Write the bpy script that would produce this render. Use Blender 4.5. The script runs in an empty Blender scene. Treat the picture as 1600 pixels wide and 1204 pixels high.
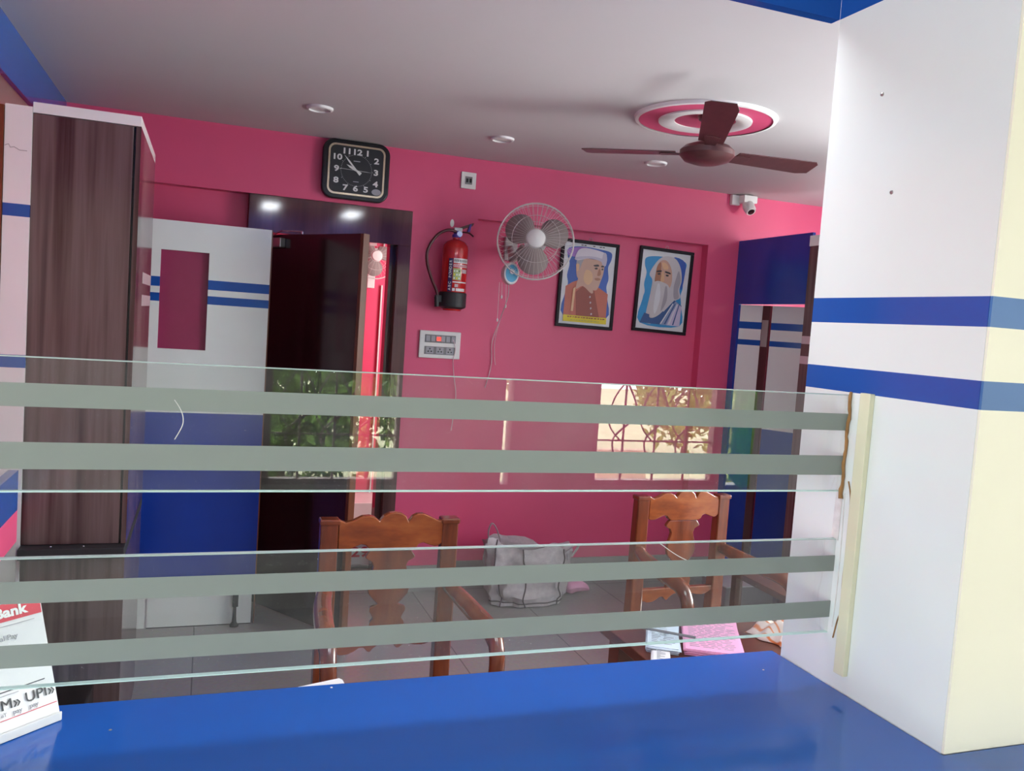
import bpy, math, random
from mathutils import Vector, Matrix

random.seed(7)
scn = bpy.context.scene
col = scn.collection
PI = math.pi
R_ = math.radians

# ------------------------------------------------------------------ camera
def cam_axes(yaw, pitch, roll):
    cy, sy, cp, sp = math.cos(yaw), math.sin(yaw), math.cos(pitch), math.sin(pitch)
    f = Vector((sy*cp, cy*cp, sp)); r = Vector((cy, -sy, 0)); u = r.cross(f)
    c, s = math.cos(roll), math.sin(roll)
    return c*r + s*u, -s*r + c*u, f
F_PX = 1326.3
r_, u_, f_ = cam_axes(R_(19.93), R_(-3.986), R_(3.982))
cd = bpy.data.cameras.new('camera'); cam = bpy.data.objects.new('camera', cd); col.objects.link(cam)
cam.matrix_world = Matrix(((r_.x, u_.x, -f_.x, 0), (r_.y, u_.y, -f_.y, 0), (r_.z, u_.z, -f_.z, 1.6), (0, 0, 0, 1)))
cd.sensor_width = 36; cd.sensor_fit = 'HORIZONTAL'; cd.lens = F_PX/1600*36
cd.clip_start = 0.02; cd.clip_end = 200
scn.camera = cam

# ------------------------------------------------------------------ colour management, world, lights
scn.view_settings.view_transform = 'Standard'
scn.view_settings.look = 'None'
scn.view_settings.exposure = 0.76
scn.view_settings.gamma = 1
scn.view_settings.use_curve_mapping = False
scn.cycles.use_denoising = True
scn.cycles.max_bounces = 10
scn.cycles.transparent_max_bounces = 24
scn.cycles.sample_clamp_indirect = 8

w = bpy.data.worlds.new('sky'); scn.world = w; w.use_nodes = True
nt = w.node_tree; nt.nodes.clear()
bg = nt.nodes.new('ShaderNodeBackground'); wo = nt.nodes.new('ShaderNodeOutputWorld')
bg.inputs[0].default_value = (0.94, 1.0, 0.98, 1); bg.inputs[1].default_value = 12
nt.links.new(bg.outputs[0], wo.inputs[0])

def area(name, loc, target, sx, sy, power, color=(1, 1, 1)):
    l = bpy.data.lights.new(name, 'AREA'); l.shape = 'RECTANGLE'; l.size = sx; l.size_y = sy
    l.energy = power; l.color = color
    o = bpy.data.objects.new(name, l); col.objects.link(o); o.location = loc
    d = Vector(target) - Vector(loc); o.rotation_euler = d.to_track_quat('-Z', 'Y').to_euler()
    return o
# added area lamps standing in for daylight; only the staff one has an opening
area('fill_hall_left', (-3.22, -0.9, 1.35), (0.9, 0.9, 1.2), 1.7, 1.7, 120, (0.93, 1.0, 0.97))  # fill lamp added before the closed left hall wall
area('fill_hall_right', (4.4, -2.42, 1.6), (1.4, 0.8, 1.3), 1.2, 1.4, 64, (1.0, 1.0, 0.92))  # fill lamp added to brighten the pillar front, wall behind is closed
area('fill_staff_room', (4.5, 2.3, 1.6), (0.8, 3.4, 1.4), 1.7, 1.3, 54, (0.92, 1.0, 0.99))  # fill lamp added just inside an unseen window
area('fill_back_room', (2.3, 5.8, 1.7), (0.8, 6.8, 1.3), 0.8, 1.2, 22, (1.0, 0.98, 0.95))  # fill lamp added, no window in this room

# ------------------------------------------------------------------ materials
def mat(name, rgb, rough=0.5, metal=0.0, spec=0.5, coat=0.0, noise=None, trans=0.0):
    m = bpy.data.materials.new(name); m.use_nodes = True
    nt = m.node_tree; b = nt.nodes['Principled BSDF']
    b.inputs['Base Color'].default_value = (*rgb, 1); b.inputs['Roughness'].default_value = rough
    b.inputs['Metallic'].default_value = metal; b.inputs['Specular IOR Level'].default_value = spec
    b.inputs['Coat Weight'].default_value = coat; b.inputs['Transmission Weight'].default_value = trans
    sc, amt = noise or (12.0, 0.04)
    tc = nt.nodes.new('ShaderNodeTexCoord'); n = nt.nodes.new('ShaderNodeTexNoise')
    n.inputs['Scale'].default_value = sc; n.inputs['Detail'].default_value = 3
    mx = nt.nodes.new('ShaderNodeMix'); mx.data_type = 'RGBA'
    mx.inputs[6].default_value = (*[max(0, c*(1-amt*2)) for c in rgb], 1)
    mx.inputs[7].default_value = (*[min(1, c*(1+amt*2)) for c in rgb], 1)
    nt.links.new(tc.outputs['Object'], n.inputs['Vector']); nt.links.new(n.outputs['Fac'], mx.inputs[0])
    nt.links.new(mx.outputs[2], b.inputs['Base Color'])
    return m

def wood(name, cols, scale=(9, 9, 0.5), rough=0.25, coat=0.0, distort=0.6):
    m = bpy.data.materials.new(name); m.use_nodes = True
    nt = m.node_tree; b = nt.nodes['Principled BSDF']; b.inputs['Roughness'].default_value = rough
    b.inputs['Coat Weight'].default_value = coat; b.inputs['Coat Roughness'].default_value = 0.08
    tc = nt.nodes.new('ShaderNodeTexCoord'); mp = nt.nodes.new('ShaderNodeMapping'); mp.inputs['Scale'].default_value = scale
    n = nt.nodes.new('ShaderNodeTexNoise'); n.inputs['Scale'].default_value = 1.3; n.inputs['Detail'].default_value = 5
    n.inputs['Distortion'].default_value = distort
    n2 = nt.nodes.new('ShaderNodeTexNoise'); n2.inputs['Scale'].default_value = 9; n2.inputs['Detail'].default_value = 4
    ad = nt.nodes.new('ShaderNodeMath'); ad.operation = 'MULTIPLY_ADD'; ad.inputs[1].default_value = 0.25
    sub = nt.nodes.new('ShaderNodeMath'); sub.operation = 'SUBTRACT'; sub.inputs[1].default_value = 0.12
    cr = nt.nodes.new('ShaderNodeValToRGB'); e = cr.color_ramp.elements
    e[0].position = 0.3; e[0].color = (*cols[0], 1); e[1].position = 0.72; e[1].color = (*cols[-1], 1)
    for i, c in enumerate(cols[1:-1]):
        k = e.new(0.3 + 0.42*(i+1)/(len(cols)-1)); k.color = (*c, 1)
    L = nt.links.new
    L(tc.outputs['Object'], mp.inputs['Vector']); L(mp.outputs[0], n.inputs['Vector']); L(mp.outputs[0], n2.inputs['Vector'])
    L(n2.outputs['Fac'], ad.inputs[0]); L(n.outputs['Fac'], ad.inputs[2]); L(ad.outputs[0], sub.inputs[0])
    L(sub.outputs[0], cr.inputs[0]); L(cr.outputs[0], b.inputs['Base Color'])
    return m

def emis(name, rgb, s):
    m = bpy.data.materials.new(name); m.use_nodes = True
    b = m.node_tree.nodes['Principled BSDF']; b.inputs['Base Color'].default_value = (*rgb, 1)
    b.inputs['Emission Color'].default_value = (*rgb, 1); b.inputs['Emission Strength'].default_value = s
    return m

def glass_mat():
    m = bpy.data.materials.new('clear_glass'); m.use_nodes = True; nt = m.node_tree; nt.nodes.clear()
    o = nt.nodes.new('ShaderNodeOutputMaterial'); mx = nt.nodes.new('ShaderNodeMixShader')
    t = nt.nodes.new('ShaderNodeBsdfTransparent'); t.inputs[0].default_value = (0.955, 0.975, 0.965, 1)
    g = nt.nodes.new('ShaderNodeBsdfGlossy'); g.inputs['Roughness'].default_value = 0.0
    fr = nt.nodes.new('ShaderNodeFresnel'); fr.inputs[0].default_value = 1.5
    # a thin greasy dust film with patches of its own
    d = nt.nodes.new('ShaderNodeBsdfDiffuse'); d.inputs[0].default_value = (0.8, 0.82, 0.8, 1)
    tc = nt.nodes.new('ShaderNodeTexCoord'); n = nt.nodes.new('ShaderNodeTexNoise'); n.inputs['Scale'].default_value = 7
    n.inputs['Detail'].default_value = 5
    mr = nt.nodes.new('ShaderNodeMapRange'); mr.inputs[1].default_value = 0.35; mr.inputs[2].default_value = 0.8
    mr.inputs[3].default_value = 0.008; mr.inputs[4].default_value = 0.05
    mx2 = nt.nodes.new('ShaderNodeMixShader'); L = nt.links.new
    L(tc.outputs['Object'], n.inputs['Vector']); L(n.outputs['Fac'], mr.inputs[0])
    L(mr.outputs[0], mx2.inputs[0]); L(t.outputs[0], mx2.inputs[1]); L(d.outputs[0], mx2.inputs[2])
    ge = nt.nodes.new('ShaderNodeNewGeometry'); iv = nt.nodes.new('ShaderNodeMath'); iv.operation = 'SUBTRACT'; iv.inputs[0].default_value = 1.8
    dbl = nt.nodes.new('ShaderNodeMath'); dbl.operation = 'MULTIPLY'; dbl.inputs[1].default_value = 1.8
    mu = nt.nodes.new('ShaderNodeMath'); mu.operation = 'MULTIPLY'; mu.use_clamp = True
    L(ge.outputs['Backfacing'], dbl.inputs[0]); L(dbl.outputs[0], iv.inputs[1]); L(fr.outputs[0], mu.inputs[0]); L(iv.outputs[0], mu.inputs[1])
    L(mu.outputs[0], mx.inputs[0]); L(mx2.outputs[0], mx.inputs[1]); L(g.outputs[0], mx.inputs[2]); L(mx.outputs[0], o.inputs[0])
    return m

def sheer(name, rgb, fac, trans_col=(0.9, 0.95, 0.9)):
    m = bpy.data.materials.new(name); m.use_nodes = True; nt = m.node_tree; nt.nodes.clear()
    o = nt.nodes.new('ShaderNodeOutputMaterial'); mx = nt.nodes.new('ShaderNodeMixShader'); mx.inputs[0].default_value = fac
    t = nt.nodes.new('ShaderNodeBsdfTransparent'); t.inputs[0].default_value = (*trans_col, 1)
    d = nt.nodes.new('ShaderNodeBsdfDiffuse'); d.inputs[0].default_value = (*rgb, 1)
    tl = nt.nodes.new('ShaderNodeBsdfTranslucent'); tl.inputs[0].default_value = (*rgb, 1)
    m2 = nt.nodes.new('ShaderNodeMixShader'); m2.inputs[0].default_value = 0.4; L = nt.links.new
    tc = nt.nodes.new('ShaderNodeTexCoord'); n = nt.nodes.new('ShaderNodeTexNoise'); n.inputs['Scale'].default_value = 30
    mr = nt.nodes.new('ShaderNodeMapRange'); mr.inputs[3].default_value = fac-0.03; mr.inputs[4].default_value = fac+0.03
    L(tc.outputs['Object'], n.inputs['Vector']); L(n.outputs['Fac'], mr.inputs[0]); L(mr.outputs[0], mx.inputs[0])
    L(d.outputs[0], m2.inputs[1]); L(tl.outputs[0], m2.inputs[2]); L(t.outputs[0], mx.inputs[1]); L(m2.outputs[0], mx.inputs[2])
    L(mx.outputs[0], o.inputs[0])
    return m

def tile_mat():
    m = bpy.data.materials.new('floor_tiles'); m.use_nodes = True; nt = m.node_tree; b = nt.nodes['Principled BSDF']
    b.inputs['Roughness'].default_value = 0.22
    tc = nt.nodes.new('ShaderNodeTexCoord'); br = nt.nodes.new('ShaderNodeTexBrick'); br.offset = 0
    br.inputs['Color1'].default_value = (0.36, 0.34, 0.34, 1); br.inputs['Color2'].default_value = (0.33, 0.315, 0.315, 1)
    br.inputs['Mortar'].default_value = (0.2, 0.19, 0.19, 1); br.inputs['Scale'].default_value = 1
    br.inputs['Mortar Size'].default_value = 0.003; br.inputs['Brick Width'].default_value = 0.6; br.inputs['Row Height'].default_value = 0.6
    n = nt.nodes.new('ShaderNodeTexNoise'); n.inputs['Scale'].default_value = 60
    mx = nt.nodes.new('ShaderNodeMix'); mx.data_type = 'RGBA'; mx.blend_type = 'MULTIPLY'; mx.inputs[0].default_value = 0.25
    L = nt.links.new; L(tc.outputs['Object'], br.inputs['Vector']); L(tc.outputs['Object'], n.inputs['Vector'])
    L(br.outputs[0], mx.inputs[6]); L(n.outputs['Color'], mx.inputs[7]); L(mx.outputs[2], b.inputs['Base Color'])
    return m

M = dict(
    pink=mat('pink_paint', (0.70, 0.085, 0.20), 0.42, noise=(1.5, 0.05)),
    pink_red=mat('deep_pink_paint', (0.74, 0.05, 0.14), 0.5),
    ceil=mat('ceiling_paint', (0.58, 0.555, 0.57), 0.7, noise=(2, 0.02)),
    white=mat('white_laminate', (0.77, 0.80, 0.785), 0.16, noise=(8, 0.015)),
    blue_front=mat('glare_blue_laminate', (0.06, 0.17, 0.42), 0.5, noise=(5, 0.1)),  # pale glare on the front stripes put into the colour
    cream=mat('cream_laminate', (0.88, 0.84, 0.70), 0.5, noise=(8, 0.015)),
    blue=mat('blue_laminate', (0.015, 0.085, 0.37), 0.12, noise=(5, 0.06)),
    counter=mat('blue_counter_laminate', (0.010, 0.10, 0.43), 0.12, noise=(5, 0.04)),
    blue_dark=mat('navy_laminate', (0.012, 0.045, 0.33), 0.15, noise=(5, 0.06)),
    pale=mat('pale_pink_laminate', (0.6, 0.48, 0.5), 0.15),
    woodlam=wood('streaked_wood_laminate', [(0.018, 0.007, 0.007), (0.06, 0.024, 0.022), (0.15, 0.10, 0.095), (0.04, 0.014, 0.014)], (5, 5, 0.18), 0.16),
    doorwood=wood('dark_door_wood', [(0.018, 0.007, 0.008), (0.035, 0.012, 0.015)], (8, 8, 0.3), 0.16),
    framewood=wood('door_frame_wood', [(0.06, 0.018, 0.02), (0.11, 0.04, 0.042), (0.075, 0.025, 0.03)], (7, 7, 0.4), 0.07),
    edgewood=wood('orange_brown_edge', [(0.10, 0.028, 0.012), (0.17, 0.045, 0.015)], (8, 8, 0.3), 0.3),
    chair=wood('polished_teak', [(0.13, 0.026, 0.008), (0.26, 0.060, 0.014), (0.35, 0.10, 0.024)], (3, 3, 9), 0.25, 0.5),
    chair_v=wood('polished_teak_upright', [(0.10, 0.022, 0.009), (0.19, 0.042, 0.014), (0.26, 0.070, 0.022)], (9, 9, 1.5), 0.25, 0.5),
    desk=wood('desk_wood', [(0.09, 0.03, 0.02), (0.15, 0.05, 0.03)], (1, 9, 9), 0.3),
    tile=tile_mat(), skirting=mat('skirting_tile', (0.34, 0.32, 0.32), 0.2),
    glass=glass_mat(), frost=sheer('frosted_film', (0.42, 0.465, 0.43), 0.87),
    edge=mat('polished_glass_edge', (0.62, 0.82, 0.77), 0.15, spec=0.8),
    edge2=mat('dull_glass_edge', (0.42, 0.52, 0.50), 0.25),
    black=mat('black_plastic', (0.012, 0.012, 0.013), 0.25), rubber=mat('black_rubber', (0.02, 0.02, 0.022), 0.55),
    grey=mat('grey_plastic', (0.2, 0.2, 0.2), 0.4), whitep=mat('white_plastic', (0.75, 0.75, 0.73), 0.3),
    chrome=mat('chrome', (0.7, 0.7, 0.7), 0.2, 1.0), steel=mat('dull_steel', (0.45, 0.44, 0.42), 0.35, 0.9),
    gold=mat('gold_rim', (0.75, 0.62, 0.42), 0.25, 0.8), numeral=mat('pale_print', (0.72, 0.72, 0.70), 0.4),
    dial=mat('black_dial', (0.02, 0.021, 0.022), 0.35), red=mat('red_enamel', (0.50, 0.012, 0.012), 0.22, coat=0.5),
    maroon=mat('maroon_hose', (0.07, 0.008, 0.012), 0.35), violet=mat('blue_violet_plastic', (0.07, 0.03, 0.30), 0.4),
    navy=mat('navy_print', (0.03, 0.015, 0.10), 0.5), yellow=mat('yellow_print', (0.75, 0.62, 0.04), 0.5),
    green=mat('green_print', (0.35, 0.42, 0.16), 0.5), redprint=mat('red_print', (0.62, 0.02, 0.05), 0.45),
    orange=mat('orange_print', (0.8, 0.22, 0.04), 0.45), ink=mat('dark_ink', (0.04, 0.04, 0.045), 0.5),
    paper=mat('white_paper', (0.80, 0.80, 0.80), 0.6), bluepaper=mat('bluish_paper', (0.62, 0.72, 0.82), 0.6),
    pinkpaper=mat('pink_paper', (0.85, 0.40, 0.62), 0.6), greyink=mat('grey_ink', (0.35, 0.35, 0.38), 0.6),
    fan=mat('brown_fan_enamel', (0.085, 0.028, 0.030), 0.3, noise=(25, 0.2)), fanwhite=mat('dusty_white_plastic', (0.42, 0.39, 0.38), 0.5),
    blade=sheer('smoky_fan_blade', (0.50, 0.45, 0.43), 0.8, (0.7, 0.65, 0.65)), wire=mat('white_wire', (0.62, 0.60, 0.58), 0.4),
    cyan=mat('cyan_plastic', (0.10, 0.42, 0.65), 0.35), cord=mat('white_cord', (0.75, 0.6, 0.62), 0.5),
    led=emis('red_indicator', (1, 0.03, 0.02), 2.0), lamp=emis('lamp_diffuser', (0.9, 0.95, 1.0), 26.0),
    plaster=mat('white_plaster', (0.78, 0.76, 0.76), 0.6), sack=mat('grey_woven_sack', (0.46, 0.41, 0.43), 0.55, noise=(40, 0.12)),
    seam=mat('dark_seam', (0.10, 0.07, 0.08), 0.6), glue=mat('dried_brown_glue', (0.30, 0.15, 0.05), 0.5, noise=(60, 0.3)),
    batten=mat('pale_yellow_batten', (0.72, 0.69, 0.50), 0.4), tape=mat('white_tape', (0.7, 0.67, 0.65), 0.5, noise=(60, 0.15)),
    hall=mat('hall_paint', (0.42, 0.39, 0.385), 0.6), hallfloor=mat('hall_floor', (0.40, 0.38, 0.37), 0.3),
    curtain=sheer('green_curtain', (0.25, 0.70, 0.18), 0.96), leaf=mat('leaf_green', (0.10, 0.20, 0.03), 0.5, noise=(9, 0.4)),
    leaf2=mat('leaf_yellow_green', (0.30, 0.36, 0.07), 0.5, noise=(9, 0.3)), bark=mat('bark', (0.12, 0.08, 0.05), 0.8),
    grass=mat('dry_grass_ground', (0.66, 0.64, 0.42), 0.9, noise=(3, 0.2)), brick=mat('pink_wall_outside', (0.72, 0.50, 0.42), 0.8),
    bars=mat('window_bar_paint', (0.28, 0.20, 0.20), 0.4),
    skin=mat('print_skin', (0.58, 0.36, 0.27), 0.4), skin2=mat('print_skin_shadow', (0.38, 0.17, 0.10), 0.4),
    skin3=mat('print_skin_light', (0.70, 0.45, 0.25), 0.4), vest=mat('print_vest', (0.28, 0.05, 0.03), 0.4),
    vest2=mat('print_vest_light', (0.50, 0.13, 0.08), 0.4), cap=mat('print_cap', (0.70, 0.66, 0.72), 0.4),
    cap2=mat('print_cap_shade', (0.52, 0.48, 0.58), 0.4), pblue=mat('print_blue', (0.03, 0.10, 0.42), 0.4),
    psky=mat('print_sky_blue', (0.03, 0.28, 0.58), 0.4), hair=mat('print_white_hair', (0.56, 0.54, 0.55), 0.4),
    hair2=mat('print_grey_hair', (0.36, 0.34, 0.37), 0.4), robe=mat('print_robe', (0.25, 0.32, 0.50), 0.4),
    robe2=mat('print_robe_dark', (0.04, 0.10, 0.26), 0.4), robe3=mat('print_robe_light', (0.55, 0.50, 0.66), 0.4),
    mount=mat('print_paper', (0.66, 0.68, 0.70), 0.35), frame=mat('picture_frame_black', (0.012, 0.008, 0.012), 0.45, 0.0, 0.25),
    mauve=mat('mauve_backing', (0.30, 0.035, 0.10), 0.14), lilac=mat('print_lilac', (0.35, 0.18, 0.55), 0.4),
)

# ------------------------------------------------------------------ mesh builder
class MB:
    def __init__(s): s.v = []; s.f = []; s.m = []; s.mats = []
    def mi(s, m):
        m = M[m] if isinstance(m, str) else m
        if m not in s.mats: s.mats.append(m)
        return s.mats.index(m)
    def add(s, vs, fs, m, X=None):
        k = len(s.v); i = s.mi(m)
        s.v += [tuple(X @ Vector(p)) if X is not None else tuple(p) for p in vs]
        s.f += [tuple(k+j for j in f) for f in fs]; s.m += [i]*len(fs)
        return s
    def box(s, x0, x1, y0, y1, z0, z1, m, X=None):
        vs = [(x0,y0,z0),(x1,y0,z0),(x1,y1,z0),(x0,y1,z0),(x0,y0,z1),(x1,y0,z1),(x1,y1,z1),(x0,y1,z1)]
        return s.add(vs, [(0,3,2,1),(4,5,6,7),(0,1,5,4),(1,2,6,5),(2,3,7,6),(3,0,4,7)], m, X)
    def bands(s, x0, x1, y0, y1, zs, ms, X=None):
        for i, m in enumerate(ms):
            z0, z1 = zs[i], zs[i+1]
            vs = [(x0,y0,z0),(x1,y0,z0),(x1,y1,z0),(x0,y1,z0),(x0,y0,z1),(x1,y0,z1),(x1,y1,z1),(x0,y1,z1)]
            fs = [(0,1,5,4),(1,2,6,5),(2,3,7,6),(3,0,4,7)]
            if i == 0: fs.append((0,3,2,1))
            if i == len(ms)-1: fs.append((4,5,6,7))
            s.add(vs, fs, m, X)
        return s
    def prism(s, poly, d0, d1, m, plane='xz', X=None):      # polygon extruded along the third axis
        n = len(poly)
        a = sum(poly[i][0]*poly[(i+1)%n][1]-poly[(i+1)%n][0]*poly[i][1] for i in range(n))
        if a < 0: poly = poly[::-1]
        mk = {'xz': lambda p, d: (p[0], d, p[1]), 'xy': lambda p, d: (p[0], p[1], d), 'yz': lambda p, d: (d, p[0], p[1])}[plane]
        vs = [mk(p, d0) for p in poly] + [mk(p, d1) for p in poly]
        fs = [tuple(range(n)) if plane == 'xz' else tuple(range(n))[::-1], tuple(range(n, 2*n))[::-1] if plane == 'xz' else tuple(range(n, 2*n))]
        for i in range(n):
            j = (i+1) % n
            fs.append((i, i+n, j+n, j) if plane == 'xz' else (i, j, j+n, i+n))
        return s.add(vs, fs, m, X)
    def tube(s, pts, r, m, n=8, X=None, close=False, flat=1.0):
        pts = [Vector(p) for p in pts]; k = len(pts); vs = []; fs = []; prev = None
        for i, p in enumerate(pts):
            if close: t = (pts[(i+1) % k]-pts[i-1]).normalized()
            else: t = (pts[min(i+1, k-1)]-pts[max(i-1, 0)]).normalized()
            if prev is None:
                a = Vector((0, 0, 1)) if abs(t.z) < 0.9 else Vector((1, 0, 0))
                u = t.cross(a).normalized()
            else:
                u = (prev - t*prev.dot(t)).normalized()
            prev = u; v = t.cross(u)
            rr = r[i] if isinstance(r, (list, tuple)) else r
            for j in range(n):
                a = 2*PI*j/n; vs.append(p + u*math.cos(a)*rr + v*math.sin(a)*rr*flat)
        for i in range(k if close else k-1):
            for j in range(n):
                a, b = i*n+j, i*n+(j+1) % n; c, d = ((i+1) % k)*n+(j+1) % n, ((i+1) % k)*n+j
                fs.append((a, b, c, d))
        if not close: fs.append(tuple(range(n))[::-1]); fs.append(tuple((k-1)*n+j for j in range(n)))
        return s.add([tuple(q) for q in vs], fs, m, X)
    def lathe(s, prof, m, n=32, X=None, cap=True):                   # profile of (radius, z)
        vs = []; fs = []; k = len(prof)
        for r, z in prof:
            for j in range(n): vs.append((r*math.cos(2*PI*j/n), r*math.sin(2*PI*j/n), z))
        for i in range(k-1):
            for j in range(n): fs.append((i*n+j, i*n+(j+1) % n, (i+1)*n+(j+1) % n, (i+1)*n+j))
        if cap and prof[0][0] > 1e-4: fs.append(tuple(range(n))[::-1])
        if cap and prof[-1][0] > 1e-4: fs.append(tuple((k-1)*n+j for j in range(n)))
        return s.add(vs, fs, m, X)
    def text(s, body, size, m, X, depth=0.0006, align='CENTER', sx=1.0, bold=0.0):
        c = bpy.data.curves.new('lettering', 'FONT'); c.body = body; c.size = size; c.extrude = depth
        c.align_x = align; c.align_y = 'CENTER'; c.resolution_u = 3; c.offset = bold
        o = bpy.data.objects.new('lettering', c); col.objects.link(o)
        dg = bpy.context.evaluated_depsgraph_get(); me = bpy.data.meshes.new_from_object(o.evaluated_get(dg))
        S = Matrix.Diagonal((sx, 1, 1, 1))
        s.add([v.co.copy() for v in me.vertices], [tuple(p.vertices) for p in me.polygons], m, X @ S)
        bpy.data.objects.remove(o); bpy.data.curves.remove(c); bpy.data.meshes.remove(me)
        return s
    def build(s, name, parent=None, bevel=0, smooth=False, seg=2):
        me = bpy.data.meshes.new(name); me.from_pydata(s.v, [], s.f)
        for m in s.mats: me.materials.append(m)
        me.polygons.foreach_set('material_index', s.m); me.update()
        o = bpy.data.objects.new(name, me); col.objects.link(o)
        if smooth:
            me.polygons.foreach_set('use_smooth', [True]*len(me.polygons))
            try: me.set_sharp_from_angle(angle=R_(38))
            except Exception: pass
        if bevel:
            b = o.modifiers.new('bevel', 'BEVEL'); b.width = bevel; b.segments = seg; b.limit_method = 'ANGLE'; b.angle_limit = R_(40)
        if parent: o.parent = parent
        return o

def tag(o, label, cat, group=None, kind=None):
    if label: o['label'] = label
    if cat: o['category'] = cat
    if group: o['group'] = group
    if kind: o['kind'] = kind
    return o
def thing(name, label, cat, loc=(0, 0, 0), rz=0.0, group=None, rot=None):
    o = bpy.data.objects.new(name, None); col.objects.link(o); o.empty_display_size = 0.05
    o.location = loc; o.rotation_euler = rot or (0, 0, rz)
    return tag(o, label, cat, group)
def struct(mb, name, label=None, cat=None, bevel=0):
    o = mb.build(name, bevel=bevel); o['kind'] = 'structure'
    return tag(o, label, cat)
def copy_tree(o, parent=None):
    c = o.copy(); col.objects.link(c); c.parent = parent
    for ch in list(o.children): copy_tree(ch, c)
    return c
def T(x, y, z): return Matrix.Translation((x, y, z))
FACE = Matrix.Rotation(PI/2, 4, 'X')                       # lettering in the xz plane, read from -y
def smooth_path(pts, n=8, close=False):
    P = [Vector(p) for p in pts]; out = []; k = len(P)
    rng = range(k) if close else range(k-1)
    for i in rng:
        p0 = P[i-1] if (close or i > 0) else P[0]; p1 = P[i]; p2 = P[(i+1) % k]; p3 = P[(i+2) % k] if (close or i+2 < k) else P[-1]
        for j in range(n):
            t = j/n
            out.append(0.5*((2*p1)+(-p0+p2)*t+(2*p0-5*p1+4*p2-p3)*t*t+(-p0+3*p1-3*p2+p3)*t**3))
    if not close: out.append(P[-1])
    return [tuple(p) for p in out]
def spline2(pts, n=5, close=True):
    return [(p[0], p[1]) for p in smooth_path([(a, b, 0) for a, b in pts], n, close)]

# ------------------------------------------------------------------ setting: staff room shell
CZ = 2.55
struct(MB().box(-3.3, 5.6, -2.5, 7.2, -0.1, 0, 'tile'), 'floor', 'grey speckled floor tiles', 'floor')
struct(MB().box(-3.3, 5.6, -2.6, 7.2, CZ, CZ+0.1, 'ceil'), 'ceiling', 'plain greyish white ceiling', 'ceiling')
# back wall: columns and top band stand 7 cm proud of the recesses; doorway x .25 to 1.0
bw = MB()
bw.box(-0.95, 0.18, 4.87, 5.0, 0, 2.21, 'pink'); bw.box(-0.95, 4.6, 4.80, 5.0, 2.21, CZ, 'pink')
bw.box(1.07, 1.46, 4.80, 5.0, 0, 2.21, 'pink'); bw.box(1.46, 3.02, 4.87, 5.0, 0, 2.21, 'pink'); bw.box(3.02, 4.6, 4.80, 5.0, 0, 2.21, 'pink')
struct(bw, 'wall_back', 'pink painted back wall with shallow recess behind the portraits', 'wall')
struct(MB().box(-1.05, -0.95, 1.15, 5.0, 0, CZ, 'pink'), 'wall_left', 'pink side wall left', 'wall')
rw = MB(); rw.box(4.6, 4.7, 1.15, 1.4, 0, CZ, 'pink'); rw.box(4.6, 4.7, 3.2, 5.0, 0, CZ, 'pink')
rw.box(4.6, 4.7, 1.4, 3.2, 0, 0.9, 'pink'); rw.box(4.6, 4.7, 1.4, 3.2, 2.3, CZ, 'pink')
struct(rw, 'wall_right', 'pink side wall with daylight window', 'wall')
win = MB(); 
for y in (1.4, 2.0, 2.6, 3.17): win.box(4.62, 4.68, y, y+0.03, 0.9, 2.3, 'whitep')
for z in (0.9, 2.27): win.box(4.62, 4.68, 1.43, 3.17, z, z+0.03, 'whitep')
o = struct(win, 'window_1', 'white framed staff room window', 'window')
sk = MB(); sk.box(1.07, 1.46, 4.788, 4.80, 0, 0.155, 'skirting'); sk.box(1.46, 3.02, 4.858, 4.87, 0, 0.155, 'skirting'); sk.box(3.02, 4.6, 4.788, 4.80, 0, 0.155, 'skirting')
struct(sk, 'baseboard_back', 'grey tile skirting along the pink back wall', 'skirting')
# left beam with blue fascia and pale underside
lb = MB(); lb.box(-0.95, -0.72, 1.2, 4.87, 2.357, CZ, 'cream'); lb.box(-0.72, -0.70, 1.2, 4.8, 2.355, CZ, 'blue')
struct(lb, 'trim_1', 'blue laminate fascia band under the ceiling at left', 'fascia')
# back room beyond the doorway
br = MB(); br.box(0.0, 2.6, 7.0, 7.1, 0, CZ, 'pink_red'); br.box(-0.1, 0.0, 5.0, 7.1, 0, CZ, 'pink_red'); br.box(2.6, 2.7, 5.0, 7.1, 0, CZ, 'pink_red')
struct(br, 'wall_back_room', 'bright pink wall of the room beyond the doorway', 'wall')

# hall on the customer side: wall with windows behind the camera
hw = MB(); wz0, wz1 = 0.68, 1.62
xs = [(-3.3, 0.30), (1.04, 1.63), (1.68, 2.2), (3.08, 3.16), (3.48, 5.6)]
for a, b in xs: hw.box(a, b, -2.6, -2.5, 0, CZ, 'hall')
for a, b in [(0.30, 1.04), (1.63, 1.68), (2.2, 3.08), (3.16, 3.48)]:
    hw.box(a, b, -2.6, -2.5, 0, wz0, 'hall'); hw.box(a, b, -2.6, -2.5, wz1, CZ, 'hall')
struct(hw, 'wall_hall', 'wall of the customer hall behind the viewer', 'wall')
struct(MB().box(-3.4, -3.3, -2.6, 1.15, 0, CZ, 'hall'), 'wall_hall_left')
struct(MB().box(5.6, 5.7, -2.6, 1.15, 0, CZ, 'hall'), 'wall_hall_right')
for nm_, bb_ in (('lamp_backing_left', (-3.30, -3.27, -1.78, -0.02, 0.47, 2.23)), ('lamp_backing_right', (3.76, 5.04, -2.50, -2.47, 0.87, 2.33))):
    wn = MB(); wn.box(*bb_, 'whitep'); struct(wn, nm_, 'white panel added behind a hall fill lamp', 'window', 0.004)  # plain panels added behind the two hall lamps, no openings

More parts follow.
